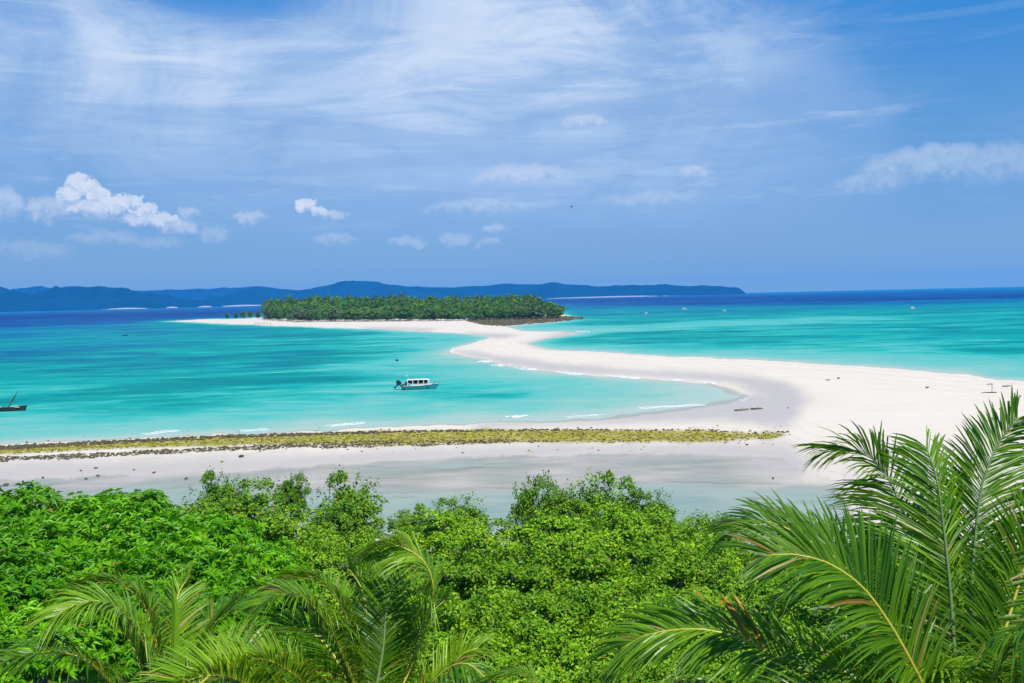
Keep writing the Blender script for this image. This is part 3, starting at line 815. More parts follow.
g = at(125, 335.6); r = empty('canoe', g, R(5)); tag(r, 'tiny dark canoe alone on the deep blue bay', 'canoe')
MB().loft(hull_rings(3.6, 0.9, 0.55, 0.4)).build('hull', m_dwood, r); MB().box((0, 0, .55), (.3, .8, .05)).build('seat', m_wood, r)
g = at(397, 361); r = empty('buoy', g); tag(r, 'small dark buoy afloat above the covered motor boat', 'buoy')
b = MB(); b.tube([(0, 0, -.2), (0, 0, .0), (0, 0, .3), (0, 0, .55), (0, 0, .62)], [.15, .42, .5, .3, .08], 10); b.build('float', m_dark, r, smooth=True)
MB().tube([(0, 0, .6), (0, 0, 1.0)], 0.05, 6).build('stem', m_dark, r)

# ---- driftwood, post, the people on the beach, a bird
def drift(px, py, ln, rz, lb, name='driftwood', thick=.1):
    g = on_ground(px, py); b = MB(); n = 8
    P = [(ln * (k / (n - 1) - .5), random.uniform(-.06, .06) * ln, thick * .7 + random.uniform(0, .05) + (0.12 * math.sin(k * 1.3) if k > 4 else 0)) for k in range(n)]
    b.tube(P, [thick * (1.1 - .6 * k / n) for k in range(n)], 7)
    b.tube([P[3], (P[3][0] + .22 * ln, P[3][1] + .16 * ln, thick + .12 * ln)], [thick * .6, thick * .2], 6)
    b.tube([P[5], (P[5][0] + .12 * ln, P[5][1] - .18 * ln, thick + .05 * ln)], [thick * .5, thick * .15], 6)
    o = b.build(name, m_wood, None, g); o.rotation_euler.z = R(rz); tag(o, lb, 'driftwood', 'driftwood on the sand')


drift(742, 410.6, 2.6, 6, 'long dark driftwood branch on wet sand, left of another', thick=.13)
drift(757, 409.6, 1.9, -8, 'shorter dark driftwood branch on wet sand, right of another', thick=.14)
drift(828, 380.6, .9, 0, 'small dark driftwood piece on dry sand, left of a knobbly one', thick=.11)
drift(838.7, 379, .6, 30, 'knobbly lump of driftwood on dry sand near the sea edge', thick=.17)
drift(927.5, 388.3, .55, 0, 'lone dark scrap of wood on the bright sand left of the post', thick=.16)
drift(1006.5, 386.8, 1.6, 3, 'dark log lying on the sand right of the post', thick=.13)
drift(788, 408.5, .6, 60, 'tiny twig on the damp grey sand behind the bay', thick=.06)

g = on_ground(992, 393.2); r = empty('marker_post', g, R(4)); tag(r, 'thin post with a short crossboard and a dark bar at its foot', 'post')
MB().tube([(0, 0, -.2), (0, 0, 1.7)], [.05, .045], 7).build('pole', m_wood, r)
MB().box((-.42, 0, 1.66), (1.0, .35, .12)).build('crossboard', m_wood, r)
MB().tube([(-2.0, 0.1, .06), (-.6, .12, .1), (.9, .1, .08)], [.08, .12, .09], 7).build('foot_bar', m_wood, r)  # dark bar lying on the sand at the pole's foot

m_skin, T = new_mat('person_skin_and_clothes')
tcn = T.node('ShaderNodeTexCoord'); sz = T.node('ShaderNodeSeparateXYZ'); T.put(sz.inputs[0], tcn.outputs['Object'])
c = T.ramp(T.math('DIVIDE', sz.outputs[2], 1.52), [(0, (.05, .025, .015)), (0.45, (.015, .02, .04)), (0.98, (.05, .03, .03)), (1.0, (.03, .02, .015))], 'CONSTANT')
p = T.node('ShaderNodeBsdfPrincipled'); T.put(p.inputs['Base Color'], c); p.inputs['Roughness'].default_value = .7
o_ = T.node('ShaderNodeOutputMaterial'); T.l.new(p.outputs[0], o_.inputs[0])


def person():
    J = [((0, 0, .95), .14), ((0, 0, 1.2), .15), ((0, 0, 1.42), .14), ((0, 0, 1.52), .06), ((0, .01, 1.66), .1), ((0, 0, 1.75), .07),
         ((.2, 0, 1.4), .06), ((.27, 0, 1.12), .05), ((.28, .06, .85), .035), ((-.2, 0, 1.4), .06), ((-.27, 0, 1.12), .05), ((-.27, .08, .86), .035),
         ((.1, 0, .85), .1), ((.11, .02, .48), .07), ((.11, 0, .08), .05), ((.11, .14, .03), .04), ((-.1, 0, .85), .1), ((-.12, -.03, .48), .07), ((-.13, -.08, .08), .05), ((-.13, .06, .03), .04)]
    E = [(0, 1), (1, 2), (2, 3), (3, 4), (4, 5), (2, 6), (6, 7), (7, 8), (2, 9), (9, 10), (10, 11), (0, 12), (12, 13), (13, 14), (14, 15), (0, 16), (16, 17), (17, 18), (18, 19)]
    me = bpy.data.meshes.new('person'); me.from_pydata([j[0] for j in J], E, [])
    bm = bmesh.new(); bm.from_mesh(me); ly = bm.verts.layers.skin.verify(); bm.verts.ensure_lookup_table()
    for v, j in zip(bm.verts, J): v[ly].radius = (j[1], j[1])
    bm.verts[0][ly].use_root = True; bm.to_mesh(me); bm.free()
    me.materials.append(m_skin)
    o = link('person', me); o.modifiers.new('skin', 'SKIN'); s = o.modifiers.new('sub', 'SUBSURF'); s.levels = s.render_levels = 1
    return o


p0 = person()
PW = ['leftmost dark figure of the row standing on the island beach', 'second dark figure from the left on the island beach', 'third dark figure from the left, mid row, on the island beach',
      'fourth dark figure from the left on the island beach', 'third figure from the right end of the row on the beach', 'second figure from the right end of the row on the beach', 'rightmost dark figure of the row on the island beach']
for i, (px, lb) in enumerate(zip((255.2, 257.3, 259.6, 263, 265, 267.6, 270.4), PW)):
    o = p0 if i == 0 else p0.copy()
    if i: COL.objects.link(o)
    o.location = on_ground(px, 324.6 + random.uniform(-.2, .2)); o.rotation_euler.z = random.uniform(0, 6); tag(o, lb, 'person', 'people on the island beach')
    o.scale = (1.25, 1.25, 1.1)

g = pd(571.5, 207, 130); b = MB()
b.tube([(-.22, 0, 0), (-.12, 0, .01), (.05, 0, .02), (.18, 0, .03), (.25, 0, .03)], [.02, .06, .07, .045, .01], 8)
for s in (-1, 1): b.loft([[(.08, s * .04, .03), (-.1, s * .04, .03), (-.09, s * .04, .05), (.08, s * .04, .05)], [(.1, s * .28, .12), (-.03, s * .28, .12), (-.02, s * .28, .13), (.1, s * .28, .13)], [(-.02, s * .5, .06), (-.08, s * .5, .06), (-.08, s * .5, .065), (-.02, s * .5, .065)]])
tag(b.build('bird', m_dark, None, g), 'small dark bird in flight high over the island', 'bird')

# ------------------------------------------------------------------ foliage
def leaf_mat(name, c0, c1, trans, tc, rough=0.45, spec=0.35, tone=False):
    m, T = new_mat(name)
    geo = T.node('ShaderNodeNewGeometry'); oi = T.node('ShaderNodeObjectInfo')
    n = T.noise(geo.outputs['Position'], 0.9, 3)
    f = T.math('ADD', T.math('MULTIPLY', geo.outputs['Random Per Island'], 0.7), T.math('MULTIPLY', T.math('SUBTRACT', n, 0.5), 1.5), clamp=True)
    c = T.mix(f, c0, c1)
    c = T.mix(T.math('MULTIPLY', oi.outputs['Random'], 0.55), c, tuple(x * .75 for x in c0))
    if tone: c = T.mix(T.attr('bright'), T.mix(T.attr('tone'), c, (0.16, 0.19, 0.10)), (0.16, 0.34, 0.01))
    c = T.mix(T.math('GREATER_THAN', geo.outputs['Random Per Island'], 0.988), c, (0.30, 0.17, 0.04))
    p = T.node('ShaderNodeBsdfPrincipled'); T.put(p.inputs['Base Color'], c); p.inputs['Roughness'].default_value = rough; p.inputs['Specular IOR Level'].default_value = spec
    t = T.node('ShaderNodeBsdfTranslucent'); T.put(t.inputs[0], T.mix(0.5, c, tc))
    mx = T.node('ShaderNodeMixShader'); mx.inputs[0].default_value = trans
    T.l.new(p.outputs[0], mx.inputs[1]); T.l.new(t.outputs[0], mx.inputs[2])
    o_ = T.node('ShaderNodeOutputMaterial'); T.l.new(mx.outputs[0], o_.inputs[0])
    return m


m_mango = leaf_mat('mango_leaves', (0.06, 0.26, 0.003), (0.32, 0.68, 0.006), 0.30, (0.30, 0.6, 0.005), 0.45, 0.3)
m_shrub = leaf_mat('round_leaves', (0.09, 0.24, 0.004), (0.40, 0.64, 0.008), 0.25, (0.28, 0.5, 0.01), 0.5, 0.22)
m_grove = leaf_mat('grey_green_leaves', (0.08, 0.21, 0.010), (0.32, 0.54, 0.014), 0.25, (0.24, 0.44, 0.01), 0.5, 0.25)
m_bark = plain('bark', (0.16, 0.13, 0.10), 0.9, 0.1, 0.35, 8)
m_isle = leaf_mat('island_leaves', (0.045, 0.14, 0.008), (0.19, 0.35, 0.014), 0.25, (0.10, 0.25, 0.02), 0.6, 0.2, tone=True)
m_isleb = leaf_mat('island_bright_leaves', (0.08, 0.24, 0.01), (0.17, 0.38, 0.02), 0.25, (0.15, 0.4, 0.02), 0.6, 0.2)


def unit(v): return v / np.maximum(np.linalg.norm(v, axis=-1, keepdims=True), 1e-9)


def rand_dirs(n, zmin=-1.0):
    z = RNG.uniform(zmin, 1, n); a = RNG.uniform(0, 2 * np.pi, n); r = np.sqrt(1 - z * z)
    return np.stack([r * np.cos(a), r * np.sin(a), z], -1)


def leaves(P, D, N, L, Wd, fold=0.12, droop=0.15):
    """a folded four-cornered leaf for each point: direction D, face normal about N"""
    D = unit(D); S = unit(np.cross(D, N)); N = np.cross(S, D)
    L = L[:, None]; Wd = Wd[:, None]
    a = P; tip = P + D * L; tip[:, 2] -= droop * L[:, 0]
    mid = P + D * L * 0.45
    l = mid + S * Wd * 0.5 + N * fold * Wd; r = mid - S * Wd * 0.5 + N * fold * Wd
    V = np.stack([a, l, tip, r], 1).reshape(-1, 3); b = np.arange(len(P)) * 4
    F = np.concatenate([np.stack([b, b + 1, b + 2], -1), np.stack([b, b + 2, b + 3], -1)])
    return V, F


def clump_centres(k, r, b, zmin, jag, seed):
    g = np.random.default_rng(seed)
    ang = np.arange(k) * 2.39996 + g.uniform(0, 6); z = zmin + (1 - zmin) * (np.arange(k) + 0.5) / k
    rr = np.sqrt(np.maximum(0, 1 - z * z)); d = np.stack([rr * np.cos(ang), rr * np.sin(ang), z], -1) + g.normal(0, .12, (k, 3))
    s = g.uniform(1 - jag, 1.0, k)[:, None]
    inner = g.uniform(0, 1, k) < 0.15
    s[inner] *= 0.6
    return d * s * np.array([r, r, b])


def crown_mango(r, b, seed):
    C = clump_centres(46, r * .86, b * .86, -0.25, .28, seed); rc = r * .30
    n = 17
    P = np.repeat(C, n, 0); d = rand_dirs(len(P), -0.35); P = P + d * rc * RNG.uniform(.75, 1.1, (len(P), 1))
    ax = unit(d * .7 + unit(P + 1e-6) * .5 + np.array([0, 0, .45])); m = 10
    P2 = np.repeat(P, m, 0); A = np.repeat(ax, m, 0); q = rand_dirs(len(P2)); q = unit(q - A * (q * A).sum(-1, keepdims=True))
    D = unit(q + A * RNG.uniform(-.05, .9, (len(P2), 1)))
    return leaves(P2, D, A + q * .2, RNG.uniform(.34, .52, len(P2)), RNG.uniform(.09, .125, len(P2)), .15, .24)


def crown_round(r, b, seed, k=70, n=150, L=(.11, .19), rcf=.20, zmin=-.35, jag=.35, gap=0.0, dome=True, sprig=0):
    C = clump_centres(k, r * .9, b * .9, zmin, jag, seed)
    if gap: C = C[np.random.default_rng(seed + 5).uniform(0, 1, len(C)) > gap]
    if sprig:
        g = np.random.default_rng(seed + 9); C = C + g.normal(0, .16, C.shape) * r
        sd = rand_dirs(sprig, -.1) * g.uniform(.95, 1.32, (sprig, 1)) * np.array([r, r, b])
    P = np.repeat(C, n, 0); d = rand_dirs(len(P), -.7); rs = np.repeat(RNG.uniform(.7, 1.25, len(C)), n)[:, None]
    d[:, 2] = np.where((d[:, 2] < -.2) & dome, -d[:, 2] * .6, d[:, 2]); P = P + d * r * rcf * rs * RNG.uniform(.5, 1.1, (len(P), 1)) * np.array([1, 1, .8])
    if sprig:
        m = 26; Q_ = np.repeat(sd * .97, m, 0) * RNG.uniform(.86, 1.04, (sprig * m, 1)) + RNG.normal(0, .12, (sprig * m, 3)); P = np.concatenate([P, Q_]); d = np.concatenate([d, unit(Q_)])
    N = unit(d * .5 + unit(P + 1e-6) * .3 + np.array([0, 0, .6]) + RNG.normal(0, .42, P.shape)); D = rand_dirs(len(P)); D = unit(D - N * (D * N).sum(-1, keepdims=True) + d * .25)
    Ls = RNG.uniform(*L, len(P)); V, F = leaves(P, D, N, Ls, Ls * RNG.uniform(.55, .72, len(P)), .15, .08)
    return V, F, C


def limbs_mesh(name, C, r0=.16, seed=1):
    """limbs from the trunk head into the leaf clumps, about the crown centre"""
    g = random.Random(seed); b = MB(); idx = list(range(len(C))); g.shuffle(idx)
    for i in idx[:18]:
        c = Vector(C[i]) * .92; s = Vector((0, 0, g.uniform(-1.5, -.1))); m_ = s.lerp(c, .55) + Vector((0, 0, -.15))
        b.tube([s, s.lerp(m_, .5) + Vector((0, 0, .08)), m_, c], [r0 * .5, r0 * .36, r0 * .25, r0 * .1], 6)
    bmesh.ops.recalc_face_normals(b.bm, faces=b.bm.faces)
    me = bpy.data.meshes.new(name); b.bm.to_mesh(me); b.bm.free(); me.materials.append(m_bark); return me


def trunk_mesh(name, h, C, r0=.16, seed=1):
    """trunk up to height h, the crown centre"""
    g = random.Random(seed); b = MB()
    P = [(g.uniform(-.12, .12) * k, g.uniform(-.12, .12) * k, h * k / 5 - (0.3 if k == 0 else 0)) for k in range(6)]
    b.tube(P, [r0 * (1.25 - .14 * k) for k in range(6)], 8)
    bmesh.ops.recalc_face_normals(b.bm, faces=b.bm.faces)
    me = bpy.data.meshes.new(name); b.bm.to_mesh(me); b.bm.free(); me.materials.append(m_bark); return me


VAR = {}
for s in range(3):
    V, F = crown_mango(3.0, 2.4, 100 + s); VAR['mango', s] = (mesh_np('mango_crown', V, [F], [m_mango]), trunk_mesh('mango_trunk', 4.0, None, .22, s), limbs_mesh('mango_limbs', clump_centres(46, 2.4, 1.9, -.25, .28, 100 + s), .22, s), 3.0, 2.4, 4.0)
for s in range(4):
    V, F, C = crown_round(2.5, 2.3, 200 + s, k=46, n=190, L=(.14, .23), rcf=.25, jag=.58, sprig=26); VAR['round', s] = (mesh_np('round_crown', V, [F], [m_shrub]), trunk_mesh('round_trunk', 4.0, C, .16, 10 + s), limbs_mesh('round_limbs', C, .16, s), 2.5, 2.3, 4.0)
for s in range(3):
    V, F, C = crown_round(2.0, 2.4, 300 + s, k=62, n=160, L=(.14, .23), rcf=.23, zmin=-.5, jag=.55, gap=.10, dome=False, sprig=34); VAR['grove', s] = (mesh_np('open_crown', V, [F], [m_grove]), trunk_mesh('open_trunk', 4.0, C, .13, 20 + s), limbs_mesh('open_limbs', C, .13, s), 2.0, 2.4, 4.0)
cnt = {}


def tree(kind, px, py, wpx, dist, label, group=None, tall=1.0, cat='tree', seed=None):
    cr, tk, lm, r0_, b0, h0 = VAR[kind, cnt.get(kind, 0) % len([k for k in VAR if k[0] == kind])]; cnt[kind] = cnt.get(kind, 0) + 1
    top = pd(px, py, dist); r = wpx / 2 * dist / FPX; s = r / r0_; b = b0 * s * tall
    gz = ground_z(top.x, top.y); hc = max(0.8, top.z - b * 1.02 - gz)
    nm = {'mango': 'mango_tree', 'round': 'leafy_tree', 'grove': 'mangrove_tree'}[kind]
    o = empty(nm, (top.x, top.y, gz), random.uniform(0, 6.28)); tag(o, label, cat, group)
    t = link('trunk', tk, o); t.scale = (s, s, hc / h0)
    c = link('crown', cr, o); c.location = (0, 0, hc); c.scale = (s, s, s * tall)
    l = link('limbs', lm, o); l.location = c.location; l.scale = c.scale
    return o


GM, GR, GG = 'mango trees on the left', 'leafy trees in the thicket', 'slender mangroves at the edge of the flat'
TREES = [
    ('mango', 8, 494, 120, 50, 'bright mango tree cut by the left edge, highest there', GM, 1),
    ('mango', 92, 498, 120, 50, 'mango tree with a broad flat top right of the small gap', GM, .8),
    ('mango', 138, 493, 70, 52, 'mango tree with a pointed tuft standing above its row', GM, .9),
    ('mango', 205, 518, 110, 45, 'mango tree at the right of the back row, beside the grey mangroves', GM, 1),
    ('mango', 40, 524, 140, 43, 'mango tree just below the gap in the back row', GM, 1),
    ('mango', 135, 522, 140, 42, 'mango tree in the middle of the bright green mass', GM, 1),
    ('mango', 10, 562, 130, 35, 'mango tree low at the left edge above the palm frond', GM, 1),
    ('mango', 95, 556, 140, 35, 'mango tree right behind the arching left palm', GM, 1),
    ('mango', 190, 552, 130, 36, 'mango tree between the left palm and a dark hollow', GM, 1),
    ('mango', 262, 545, 90, 38, 'mango tree rightmost of the mangoes, over the dark hollow', GM, 1),
    ('mango', 20, 610, 130, 29, 'mango tree nearest the bottom left corner', GM, 1),
    ('mango', 215, 590, 100, 31, 'mango tree low between the two bottom palms', GM, 1),
    ('mango', 120, 600, 120, 30, 'mango tree hidden behind the spear leaf of the left palm', GM, 1),
    ('grove', 218, 474, 50, 64, 'open grey-green mangrove, first to rise above the mangoes', GG, 1.2),
    ('grove', 250, 486, 66, 62, 'rounded mangrove right of the open topped one', GG, 1),
    ('grove', 291, 475, 34, 64, 'slim lollipop mangrove alone against the shallow water', GG, 1.25),
    ('grove', 349, 476, 68, 60, 'big round headed mangrove, left of the wide gap', GG, 1.15),
    ('grove', 340, 505, 60, 55, 'mangrove crowded under the big round headed one', GG, 1),
    ('grove', 198, 500, 70, 58, 'low mangrove behind the mango tops', GG, .9),
    ('round', 285, 508, 90, 54, 'leafy tree with yellow lit tips under the slim mangrove', GR, 1),
    ('round', 310, 535, 90, 46, 'leafy tree above the fan of the middle palm', GR, 1),
    ('round', 375, 530, 90, 48, 'leafy tree behind the arched yellow palm rib', GR, 1),
    ('grove', 412, 507, 46, 59, 'low mangrove tip at the left of the wide gap', GG, .9),
    ('grove', 463, 500, 52, 58, 'mangrove with a crown leaning right into the gap', GG, 1),
    ('round', 438, 513, 84, 54, 'leafy tree filling the dip below the wide gap', GR, .9),
    ('round', 490, 522, 84, 50, 'leafy tree at the foot of the tall middle mangrove', GR, 1),
    ('grove', 535, 478, 54, 62, 'tall tufted mangrove right of the wide gap', GG, 1.5),
    ('grove', 556, 500, 60, 60, 'mangrove between the tall tufted one and the broad one', GG, 1.1),
    ('grove', 597, 480, 74, 61, 'broad mangrove with the highest crown right of centre', GG, 1.25),
    ('grove', 572, 490, 50, 60, 'mangrove shoulder left of the broad highest crown', GG, 1.2),
    ('grove', 628, 491, 50, 60, 'mangrove shoulder right of the broad highest crown', GG, 1.2),
    ('grove', 656, 495, 38, 60, 'small spiky mangrove tip before the palm side', GG, 1.3),
    ('round', 800, 543, 80, 54, 'leafy tree showing in the gap left of the big palm heart', GR, 1),
    ('round', 865, 545, 84, 54, 'leafy tree behind the left upper frond of the big palm', GR, 1),
    ('round', 935, 548, 84, 54, 'leafy tree behind the upright frond of the big palm', GR, 1),
    ('round', 1005, 548, 84, 54, 'leafy tree behind the right frond of the big palm', GR, 1),
    ('grove', 706, 513, 62, 58, 'last mangrove before the big palm, with a ragged top', GG, 1),
    ('round', 655, 508, 90, 54, 'leafy tree below the small spiky tip', GR, 1),
    ('round', 560, 514, 100, 50, 'leafy tree under the tall tufted mangrove', GR, 1),
    ('round', 615, 508, 90, 51, 'leafy tree under the broad highest crown', GR, 1),
    ('round', 703, 529, 90, 48, 'leafy tree under the last mangrove', GR, 1),
    ('round', 744, 534, 70, 50, 'leafy tree tucked behind the palm frond tips', GR, 1),
    ('round', 520, 552, 116, 44, 'round leafy tree in the centre of the thicket, left one', GR, 1),
    ('round', 592, 548, 116, 44, 'round leafy tree in the centre of the thicket, right one', GR, 1),
    ('round', 662, 548, 116, 44, 'leafy tree just above the orange tipped frond', GR, 1),
    ('round', 735, 562, 110, 42, 'leafy tree between the two lower fronds of the big palm', GR, 1),
    ('round', 452, 552, 110, 44, 'leafy tree right of the arched yellow palm rib', GR, 1),
    ('round', 380, 572, 110, 40, 'leafy tree seen through the middle palm', GR, 1),
    ('round', 300, 575, 100, 39, 'leafy tree behind the left fronds of the middle palm', GR, 1),
    ('round', 485, 585, 120, 37, 'yellow green tree in the middle of the thicket, left of a darker hollow', GR, 1),
    ('round', 555, 584, 120, 37, 'yellow green tree in the middle of the thicket, right of a darker hollow', GR, 1),
    ('round', 628, 586, 120, 37, 'broad tree above and left of the orange tipped frond', GR, 1),
    ('round', 700, 592, 110, 37, 'tree right behind the orange tipped frond', GR, 1),
    ('round', 490, 615, 120, 33, 'yellow green tree at the bottom, right of the middle palm', GR, 1),
    ('round', 570, 618, 120, 33, 'yellow green tree at the bottom centre', GR, 1),
    ('round', 650, 622, 110, 33, 'yellow green tree beneath the orange tipped frond', GR, 1),
    ('round', 430, 630, 110, 32, 'leafy tree low behind the right fronds of the middle palm', GR, 1),
    ('round', 730, 640, 110, 32, 'leafy tree behind the lowest frond of the big palm', GR, 1),
    ('round', 340, 625, 110, 32, 'leafy tree low behind the heart of the middle palm', GR, 1),
    ('round', 820, 590, 110, 38, 'leafy tree in the shade behind the big palm, left one', GR, 1),
    ('round', 900, 600, 110, 38, 'leafy tree in the shade behind the big palm, middle one', GR, 1),
    ('round', 985, 610, 110, 38, 'leafy tree in the shade behind the big palm, right one', GR, 1),
    ('round', 530, 660, 110, 28, 'leafy tree cut by the bottom edge, centre', GR, 1),
    ('round', 615, 664, 110, 28, 'leafy tree cut by the bottom edge, right of centre', GR, 1),
    ('round', 800, 655, 110, 31, 'leafy tree at the foot of the big palm', GR, 1),
    ('round', 1080, 556, 90, 52, 'leafy tree past the right edge behind the big palm', GR, 1),
    ('round', 1070, 620, 110, 37, 'leafy tree low past the right edge', GR, 1),
    ('round', 1150, 600, 120, 44, 'leafy tree farthest right past the edge', GR, 1),
    ('mango', 265, 620, 100, 29, 'mango tree low behind the yellow curved frond', GM, 1),
]
for k, px, py, w, d, lb, gp, tl in TREES: tree(k, px, py, w, d, lb, gp, tl)

# ------------------------------------------------------------------ island wood
FRONT = [(262, 319.6), (300, 321.4), (340, 321.2), (400, 321), (460, 320.6), (500, 319.4), (535, 318.4), (562, 317.6)]
TOPS = [(258, 306), (264, 301), (270, 299), (282, 297.6), (300, 297.2), (322, 296), (345, 295.5), (370, 297), (395, 295.2), (420, 297), (450, 296.6), (480, 296.2), (510, 295.2), (526, 294.2), (540, 298), (551, 303), (560, 306)]
fint = lambda T_, x: float(np.interp(x, [a for a, _ in T_], [b for _, b in T_]))


def isle_crown(h, r, seed, palm=False):
    """leaf clumps of one far tree about (0,0,h)"""
    g = np.random.default_rng(seed)
    if palm:
        m = 130; a = g.uniform(0, 6.28, 16); k = g.integers(0, 16, m * 2); t = g.uniform(.15, 1, m * 2); rr = r * t
        P = np.stack([rr * np.cos(a[k]), rr * np.sin(a[k]), h + r * (.35 * t - .75 * t * t) + g.normal(0, .12, m * 2)], -1)
        D = np.stack([np.cos(a[k]), np.sin(a[k]), -.4 * np.ones(m * 2)], -1); D = D + g.normal(0, .5, D.shape); N = g.normal(0, .4, D.shape) + np.array([0, 0, 1])
        L = g.uniform(1.0, 1.7, m * 2); return leaves(P, D, N, L, L * .35, .1, .3)
    C = clump_centres(30, r * .85, h * .42, -.85, .35, seed); n = 22
    P = np.repeat(C, n, 0); d = rand_dirs(len(P), -.6); P = P + d * r * .28 * g.uniform(.5, 1.1, (len(P), 1)) + np.array([0, 0, h * .56])
    N = unit(d + np.array([0, 0, .6]) + g.normal(0, .4, P.shape)); D = rand_dirs(len(P)); L = g.uniform(.9, 1.9, len(P))
    return leaves(P, D, N, L, L * .75, .12, .1)


def isle_place(px, t, jit=1.0):
    fy = fint(FRONT, px); fp = at(px, fy, .8); d0_ = math.hypot(fp.x, fp.y); d = d0_ + t * 190
    ty = fint(TOPS, px); fr = max(fy - 12.5, ty + 2.5)
    y = fr + (ty - fr) * min(1, t * 1.25) + random.uniform(-.6, 1.8) * jit
    p_ = pd(px, y, d); return p_, max(6.0, p_.z - .8)


Vs, Fs, Ts, Bs, off = [], [], [], [], 0
tb = MB(); protos = [[isle_crown(14, 5.2, 500 + i) for i in range(6)], [isle_crown(14, 4.6, 600 + i, True) for i in range(5)]]
pxs = np.linspace(267, 556, 30)
for row in range(7):
    for j, px in enumerate(pxs):
        px = px + random.uniform(-3.5, 3.5); t = (row + random.uniform(-.3, .3)) / 6; t = max(0, t)
        p_, h = isle_place(px, t)
        pal = random.random() < (0.45 if px > 400 and row < 2 else 0.12 if row < 4 else .03)
        V, F = random.choice(protos[1 if pal else 0]); s = h / (15.2 if pal else 14.0); sxy = random.uniform(1.05, 1.6) if not pal else random.uniform(.9, 1.1)
        a = random.uniform(0, 6.28); ca, sa = math.cos(a), math.sin(a)
        X = V * np.array([sxy, sxy, s]); X = np.stack([X[:, 0] * ca - X[:, 1] * sa + p_.x, X[:, 0] * sa + X[:, 1] * ca + p_.y, X[:, 2] + .8], -1)
        Vs.append(X); Fs.append(F + off); off += len(X); Ts.append(np.full(len(X), random.random() ** 2 * (.75 if pal or row < 2 else .4))); Bs.append(np.full(len(X), .8 * random.random() ** 3))
        if row < 3:
            V, F = protos[0][(j + row) % 6]; q_ = at(px + 4, fint(FRONT, px + 4), .8); dq = Vector((q_.x, q_.y, 0)).normalized() * (4 + row * 14); s = random.uniform(.3, .6); sxy = random.uniform(.6, 1.0)
            X = V * np.array([sxy, sxy, s]) + np.array([q_.x + dq.x, q_.y + dq.y, .6]); Vs.append(X); Fs.append(F + off); off += len(X); Ts.append(np.full(len(X), random.random() * .5)); Bs.append(np.full(len(X), .6 * random.random() ** 3))
            tb.tube([(p_.x, p_.y, .3), (p_.x + random.uniform(-.6, .6), p_.y, .8 + h * .85)], [.28, .15], 5)
me = mesh_np('island_wood', np.concatenate(Vs), [np.concatenate(Fs)], [m_isle]); attr(me, 'tone', np.concatenate(Ts)); attr(me, 'bright', np.concatenate(Bs))
iw = link('island_wood', me); tag(iw, 'dense dark green wood covering the small island', 'wood', kind='stuff')
o = tb.build('tree_trunk', m_bark, iw); tag(o, kind='stuff')


def isle_tree(name, px, t, r, label, palm=False, top=None, cat='tree', group=None, mat=None, base=None, seed=0):
    if base is None:
        p_, h = isle_place(px, t, 0)
        if top: p_ = pd(px, top, math.hypot(p_.x, p_.y)); h = p_.z - .8
        z0 = .8
    else:
        q = on_ground(px, base); p_ = pd(px, top, math.hypot(q.x, q.y)); z0 = q.z; h = p_.z - z0
    o = empty(name, (p_.x, p_.y, z0)); tag(o, label, cat, group)
    V, F = isle_crown(h * (.92 if palm else 1), r, 700 + seed, palm); me = mesh_np('crown', V, [F], [mat or m_isle]); attr(me, 'tone', np.full(len(V), .15))
    link('crown', me, o); MB().tube([(0, 0, -.4), (.3, .1, h * .5), (.1, 0, h * .88)], [.3, .24, .15], 6).build('trunk', m_bark, o)


isle_tree('broadleaf_tree', 303, .42, 5.5, 'lighter yellow green tree amid the left of the island wood', mat=m_isleb, top=302.5, seed=1, group='bright trees of the island wood')
isle_tree('broadleaf_tree', 330, .5, 6.5, 'widest light green crown in the island wood, left of middle', mat=m_isleb, top=299.5, seed=2, group='bright trees of the island wood')
isle_tree('broadleaf_tree', 344, .45, 5.5, 'light green crown just right of the widest one', mat=m_isleb, top=300.5, seed=3, group='bright trees of the island wood')
isle_tree('broadleaf_tree', 345, .0, 4.0, 'small bright green tree at the front of the island wood', mat=m_isleb, top=310.5, seed=4, group='bright trees of the island wood')
isle_tree('broadleaf_tree', 272, .15, 7.5, 'large dark rounded tree at the left end of the wood', top=299.6, seed=5)
isle_tree('broadleaf_tree', 396, .9, 6.5, 'tree at the highest swell of the wood, left of middle', top=295, seed=6)
for i, (px, top, lb) in enumerate([(526, 294, 'tallest palm breaking the skyline near the right of the wood'), (505, 296.5, 'palm crown left of the tallest one in the wood'), (541, 300, 'palm on the falling right shoulder of the wood'),
                                   (551, 304, 'palm second from the right end of the island'), (558, 305.5, 'last palm at the right end of the island'), (489, 301, 'pale palm in the front row above the rocks')]):
    isle_tree('coconut_palm', px, .35 if px < 545 else .05, 4.6, lb, True, top, 'palm', 'palms at the right end of the island', seed=20 + i)
for i, (px, top, r, lb) in enumerate([(227, 313.2, 1.6, 'smallest shrub, far left on the island sand'), (236, 313.2, 2.0, 'small shrub second from the left on the sand'), (243, 311.5, 3.6, 'wider shrub in the middle of the row on the sand'), (250, 311.8, 3.4, 'shrub second from the wood in the row on the sand'), (258, 311.8, 2.8, 'shrub nearest the wood on the island sand')]):
    isle_tree('shrub', px, 0, r, lb, False, top, 'shrub', 'shrubs in a row on the island sand', base=318.6, seed=40 + i)

